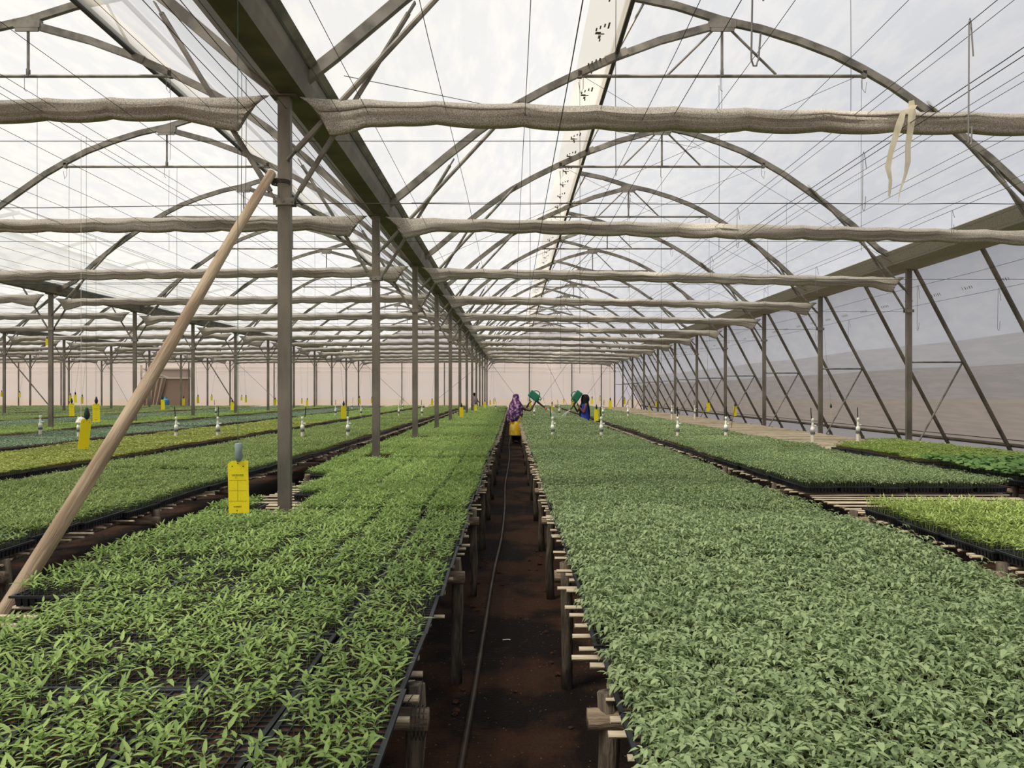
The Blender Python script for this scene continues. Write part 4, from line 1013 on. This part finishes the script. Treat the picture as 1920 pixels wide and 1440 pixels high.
def person(loc, rz, H, lab, arms, skin, name='person'):
    """faces -y in its own frame before rz; arms: [(shoulder side, elbow, wrist, hand dir)]"""
    t = thing(name, loc, rz, label=lab, cat='person'); k = H/1.6; J = {}; E = []
    def j(n_, p, r): J[n_] = ((p[0]*k, p[1]*k, p[2]*k), r if isinstance(r, tuple) else r*k)
    j('pel',(0,0,.86),(.13*k,.10*k)); j('wai',(0,0,1.02),(.105*k,.085*k)); j('che',(0,.0,1.20),(.135*k,.10*k)); j('nb',(0,.01,1.33),.06); j('nk',(0,.0,1.385),.048); j('hd',(0,-.01,1.45),(.070*k,.078*k)); j('ht',(0,-.005,1.53),(.066*k,.074*k))
    E += [('pel','wai'),('wai','che'),('che','nb'),('nb','nk'),('nk','hd'),('hd','ht')]
    for s, q in ((-1,'L'),(1,'R')):
        j('hip'+q,(s*.09,0,.80),.085); j('kn'+q,(s*.10,-.01+s*.03,.45),.055); j('ank'+q,(s*.10,.02+s*.05,.08),.036); j('toe'+q,(s*.11,-.11+s*.05,.03),.030)
        E += [('pel','hip'+q),('hip'+q,'kn'+q),('kn'+q,'ank'+q),('ank'+q,'toe'+q)]
    for q, (s, el, wr, hd) in zip('AB', arms):
        j('sh'+q,(s*.165,0,1.29),.052); J['el'+q] = (el, .040*k); J['wr'+q] = (wr, .026*k); E += [('che','sh'+q),('sh'+q,'el'+q),('el'+q,'wr'+q)]
        hand(J, E, q, wr, hd, (0,0,1), 'wr'+q)
    skinned('body', J, E, skin, t)
    f = MB(); f.lathe([(.004,0),(.011,.008),(.009,.02),(.003,.045)],6,(0,-.088*k,1.455*k)); f.build('nose', skin, t)
    for s in (-1,1):
        e = MB(); e.lathe([(.002,-.006),(.011,0),(.002,.006)],8,(s*.028*k,-.079*k,1.485*k)); e.build('eye', M['black_cloth'], t)
        e = MB(); e.lathe([(.004,-.025),(.011,0),(.004,.028)],6,(s*.076*k,0,1.475*k)); e.build('ear', skin, t)
    e = MB(); e.box((0,-.082*k,1.425*k),(.04,.01,.008)); e.build('mouth', M['red_rose'] if False else M['skin'], t)
    return t, k
def shoe(t, k, x, y, m=None):
    b = MB(); b.sweep([(x*k,(y+.05)*k,.035),(x*k,y*k,.035),(x*k,(y-.10)*k,.028),(x*k,(y-.15)*k,.02)], [(-.042,-.03),(.042,-.03),(.036,.03),(-.036,.03)], scales=[.8,1,1,.6]); b.build('shoe', m or M['leg'], t)

# woman in yellow with the purple shawl; she faces the tomato bench (+x, away a little)
rz = math.radians(125)
R_ = Matrix.Rotation(-rz, 3, 'Z')
def loc_(t, x, y, z): return tuple(R_ @ Vector((x-t[0], y-t[1], z)))
W1 = (.13, 23.8)
wr1 = loc_(W1, .72, 23.75, 1.27); el1 = loc_(W1, .56, 23.72, 1.02); wr2 = loc_(W1, .52, 24.0, 1.24); el2 = loc_(W1, .42, 24.1, 1.02)
p1, k1 = person((W1[0], W1[1], 0), rz, 1.56, 'person in a yellow dress and purple patterned shawl, tilting a green watering can', [(1, el1, wr1, R_ @ Vector((.3,0,.9))), (-1, el2, wr2, R_ @ Vector((.6,0,.6)))], M['skin'])
loft([(0,0,1.20,.15,.12),(0,0,1.0,.17,.13),(0,0,.85,.21,.16),(0,0,.6,.23,.18),(0,0,.42,.245,.19),(0,0,.27,.255,.20)], M['yellow_dress'], 'dress', p1, fold=.07)
for s in (-1,1): loft([(s*.10,0,.5,.085,.085),(s*.10,.0,.3,.08,.08),(s*.10,.02,.1,.062,.065)], M['black_cloth'], 'trouser_leg', p1, n=12); shoe(p1, k1, s*.10, s*.05, M['skin2'])
loft([(0,.01,1.545,.02,.02),(0,.01,1.53,.06,.07),(0,.012,1.49,.092,.10),(0,.014,1.42,.10,.108),(0,.02,1.35,.11,.11),(0,.02,1.29,.18,.13),(0,.02,1.2,.235,.17),(0,.02,1.05,.25,.19),(0,.03,.92,.25,.20),(0,.05,.80,.22,.19),(0,.07,.70,.16,.15)], M['purple'], 'shawl', p1, fold=.16, nf=7)
loft([(.26,.03,1.12,.03,.03),(.28,.05,1.0,.05,.08),(.25,.08,.82,.05,.11),(.20,.1,.66,.03,.09),(.18,.1,.56,.01,.03)], M['purple'], 'shawl_end', p1, fold=.15, n=14)
# woman in blue
W2 = (2.36, 25.1); rz2 = math.radians(-72); R2_ = Matrix.Rotation(-rz2, 3, 'Z')
def l2(x, y, z): return tuple(R2_ @ Vector((x-W2[0], y-W2[1], z)))
p2, k2 = person((W2[0], W2[1], 0), rz2, 1.50, 'person in a blue dress and black headscarf, holding a green watering can with both hands', [(1, l2(2.33,24.92,.92), l2(2.14,24.98,1.17), R2_ @ Vector((-.3,0,.9))), (-1, l2(2.15,25.3,.95), l2(2.03,25.15,1.15), R2_ @ Vector((-.1,0,1)))], M['skin2'])
loft([(0,0,1.24,.10,.08),(0,0,1.20,.17,.11),(0,0,1.0,.16,.13),(0,0,.8,.19,.15),(0,0,.6,.22,.18),(0,0,.35,.25,.20)], M['blue_cloth'], 'dress', p2, fold=.06)
for s in (-1,1): loft([(s*.10,0,.5,.08,.08),(s*.10,.0,.3,.07,.07),(s*.10,.02,.1,.055,.055)], M['black_cloth'], 'trouser_leg', p2, n=12); shoe(p2, k2, s*.10, s*.05)
loft([(0,.02,1.525,.03,.03),(0,.03,1.515,.07,.07),(0,.03,1.49,.105,.105),(0,.035,1.43,.13,.13),(0,.035,1.35,.14,.14),(0,.02,1.27,.13,.12),(0,.02,1.20,.16,.13),(0,.03,1.13,.15,.12)], M['black_cloth'], 'headscarf', p2, fold=.08)
loft([(.0,.12,1.2,.09,.03),(.02,.14,1.0,.09,.035),(.02,.15,.8,.06,.03),(.02,.15,.68,.02,.01)], M['black_cloth'], 'scarf_tail', p2, n=14, fold=.1)
loft([(.0,-.12,1.15,.05,.03),(.0,-.14,1.0,.06,.03),(.0,-.15,.82,.05,.03),(.0,-.15,.75,.02,.01)], M['black_cloth'], 'scarf_tail', p2, n=14, fold=.1)
# third figure far down between the posts
W3 = (-2.42, 49.5)
p3, k3 = person((W3[0], W3[1], 0), math.radians(150), 1.58, 'distant person in a mauve top standing among the posts at the far end', [(1,(.24,0,1.05),(.25,-.16,.92),(0,-.8,-.3)),(-1,(-.24,0,1.05),(-.25,-.16,.92),(0,-.8,-.3))], M['skin'])
loft([(0,0,1.34,.07,.07),(0,0,1.28,.20,.12),(0,0,1.1,.22,.15),(0,0,.9,.22,.16),(0,0,.72,.25,.19)], M['mauve'], 'top', p3, fold=.08)
loft([(0,0,.8,.18,.15),(0,0,.45,.17,.15),(0,0,.12,.18,.16)], M['black_cloth'], 'skirt', p3)
loft([(0,.01,1.555,.03,.03),(0,.01,1.54,.07,.075),(0,.015,1.49,.088,.09),(0,.02,1.44,.086,.088),(0,.03,1.38,.06,.06)], M['hair'], 'hair', p3)
for s in (-1,1): shoe(p3, k3, s*.1, 0)

# watering cans
def rbox(mb, c, d, M3, bev=.03):
    bm = bmesh.new(); bmesh.ops.create_cube(bm, size=1)
    for v in bm.verts: v.co = Vector((v.co.x*d[0], v.co.y*d[1], v.co.z*d[2]))
    bmesh.ops.bevel(bm, geom=bm.edges[:], offset=bev, segments=3, affect='EDGES', profile=.6)
    bm.verts.ensure_lookup_table(); mb.add([M3 @ v.co + Vector(c) for v in bm.verts], [tuple(v.index for v in f.verts) for f in bm.faces]); bm.free()
def can(loc, pitch, yaw, lab):
    t = thing('watering_can', loc, label=lab, cat='watering can'); t.rotation_euler = (0, pitch, yaw); t.scale = (1.14,1.14,1.14); I = Matrix.Identity(3)
    b = MB(); rbox(b, (0,0,0), (.20,.15,.30), I, .035); rbox(b, (.03,0,.13), (.12,.12,.10), I, .03); b.build('can_body', M['green_can'], t, smooth=False)
    b = MB(); b.tube(cr([(-.09,0,-.08),(-.15,0,-.04),(-.16,0,.06),(-.09,0,.12)],4), .013, 8); b.build('back_handle', M['green_can'], t, smooth=True)
    b = MB(); b.tube(cr([(-.08,0,.13),(-.07,0,.19),(-.02,0,.20),(.02,0,.16)],4), .011, 8); b.build('top_handle', M['green_can'], t, smooth=True)
    b = MB(); b.tube([(.06,0,.14),(.07,0,.22),(.075,0,.44)], .028, 10, scales=[1.3,1,.55]); s = b.build('spout', M['leg'], t, smooth=True)
    b = MB(); b.tube([(.075,0,.43),(.076,0,.46),(.078,0,.49)], .022, 10, scales=[.7,1.0,1.7]); b.build('rose_head', M['red_rose'], t, smooth=True)
    return t
can((.68, 23.78, 1.48), math.radians(128), 0, 'green plastic watering can held high and tipped by the person in yellow')
can((2.12, 25.05, 1.47), math.radians(145), math.radians(180), 'green plastic watering can tipped towards the tomato bed by the person in blue')
# water spray from each rose
def spray(p, d, n, L, lab):
    b = MB(); rr = random.Random(n)
    for i in range(n):
        a = Vector(p) + Vector((rr.uniform(-.02,.02), rr.uniform(-.02,.02), rr.uniform(-.01,.01))); v = Vector(d) + Vector((rr.uniform(-.3,.3), rr.uniform(-.35,.35), 0)); q = []
        for k in range(7):
            s = k/6*L; q.append(a + v*s - Vector((0,0,1.6*s*s)))
        b.tube(q, .0011, 3, cap=False)
    tag(b.build('water_spray', M['water']), lab, 'water', kind='stuff')
M['water'] = film('water', (0.9,0.93,0.95,1), 0.45, 0.5)
spray(unproj(1023,766,23.8), (.9,0,-.15), 34, .42, 'fine fan of water falling from the can of the person in yellow')
spray(unproj(1069,769,25.0), (-.9,0,-.35), 34, .42, 'fine fan of water falling from the can of the person in blue')
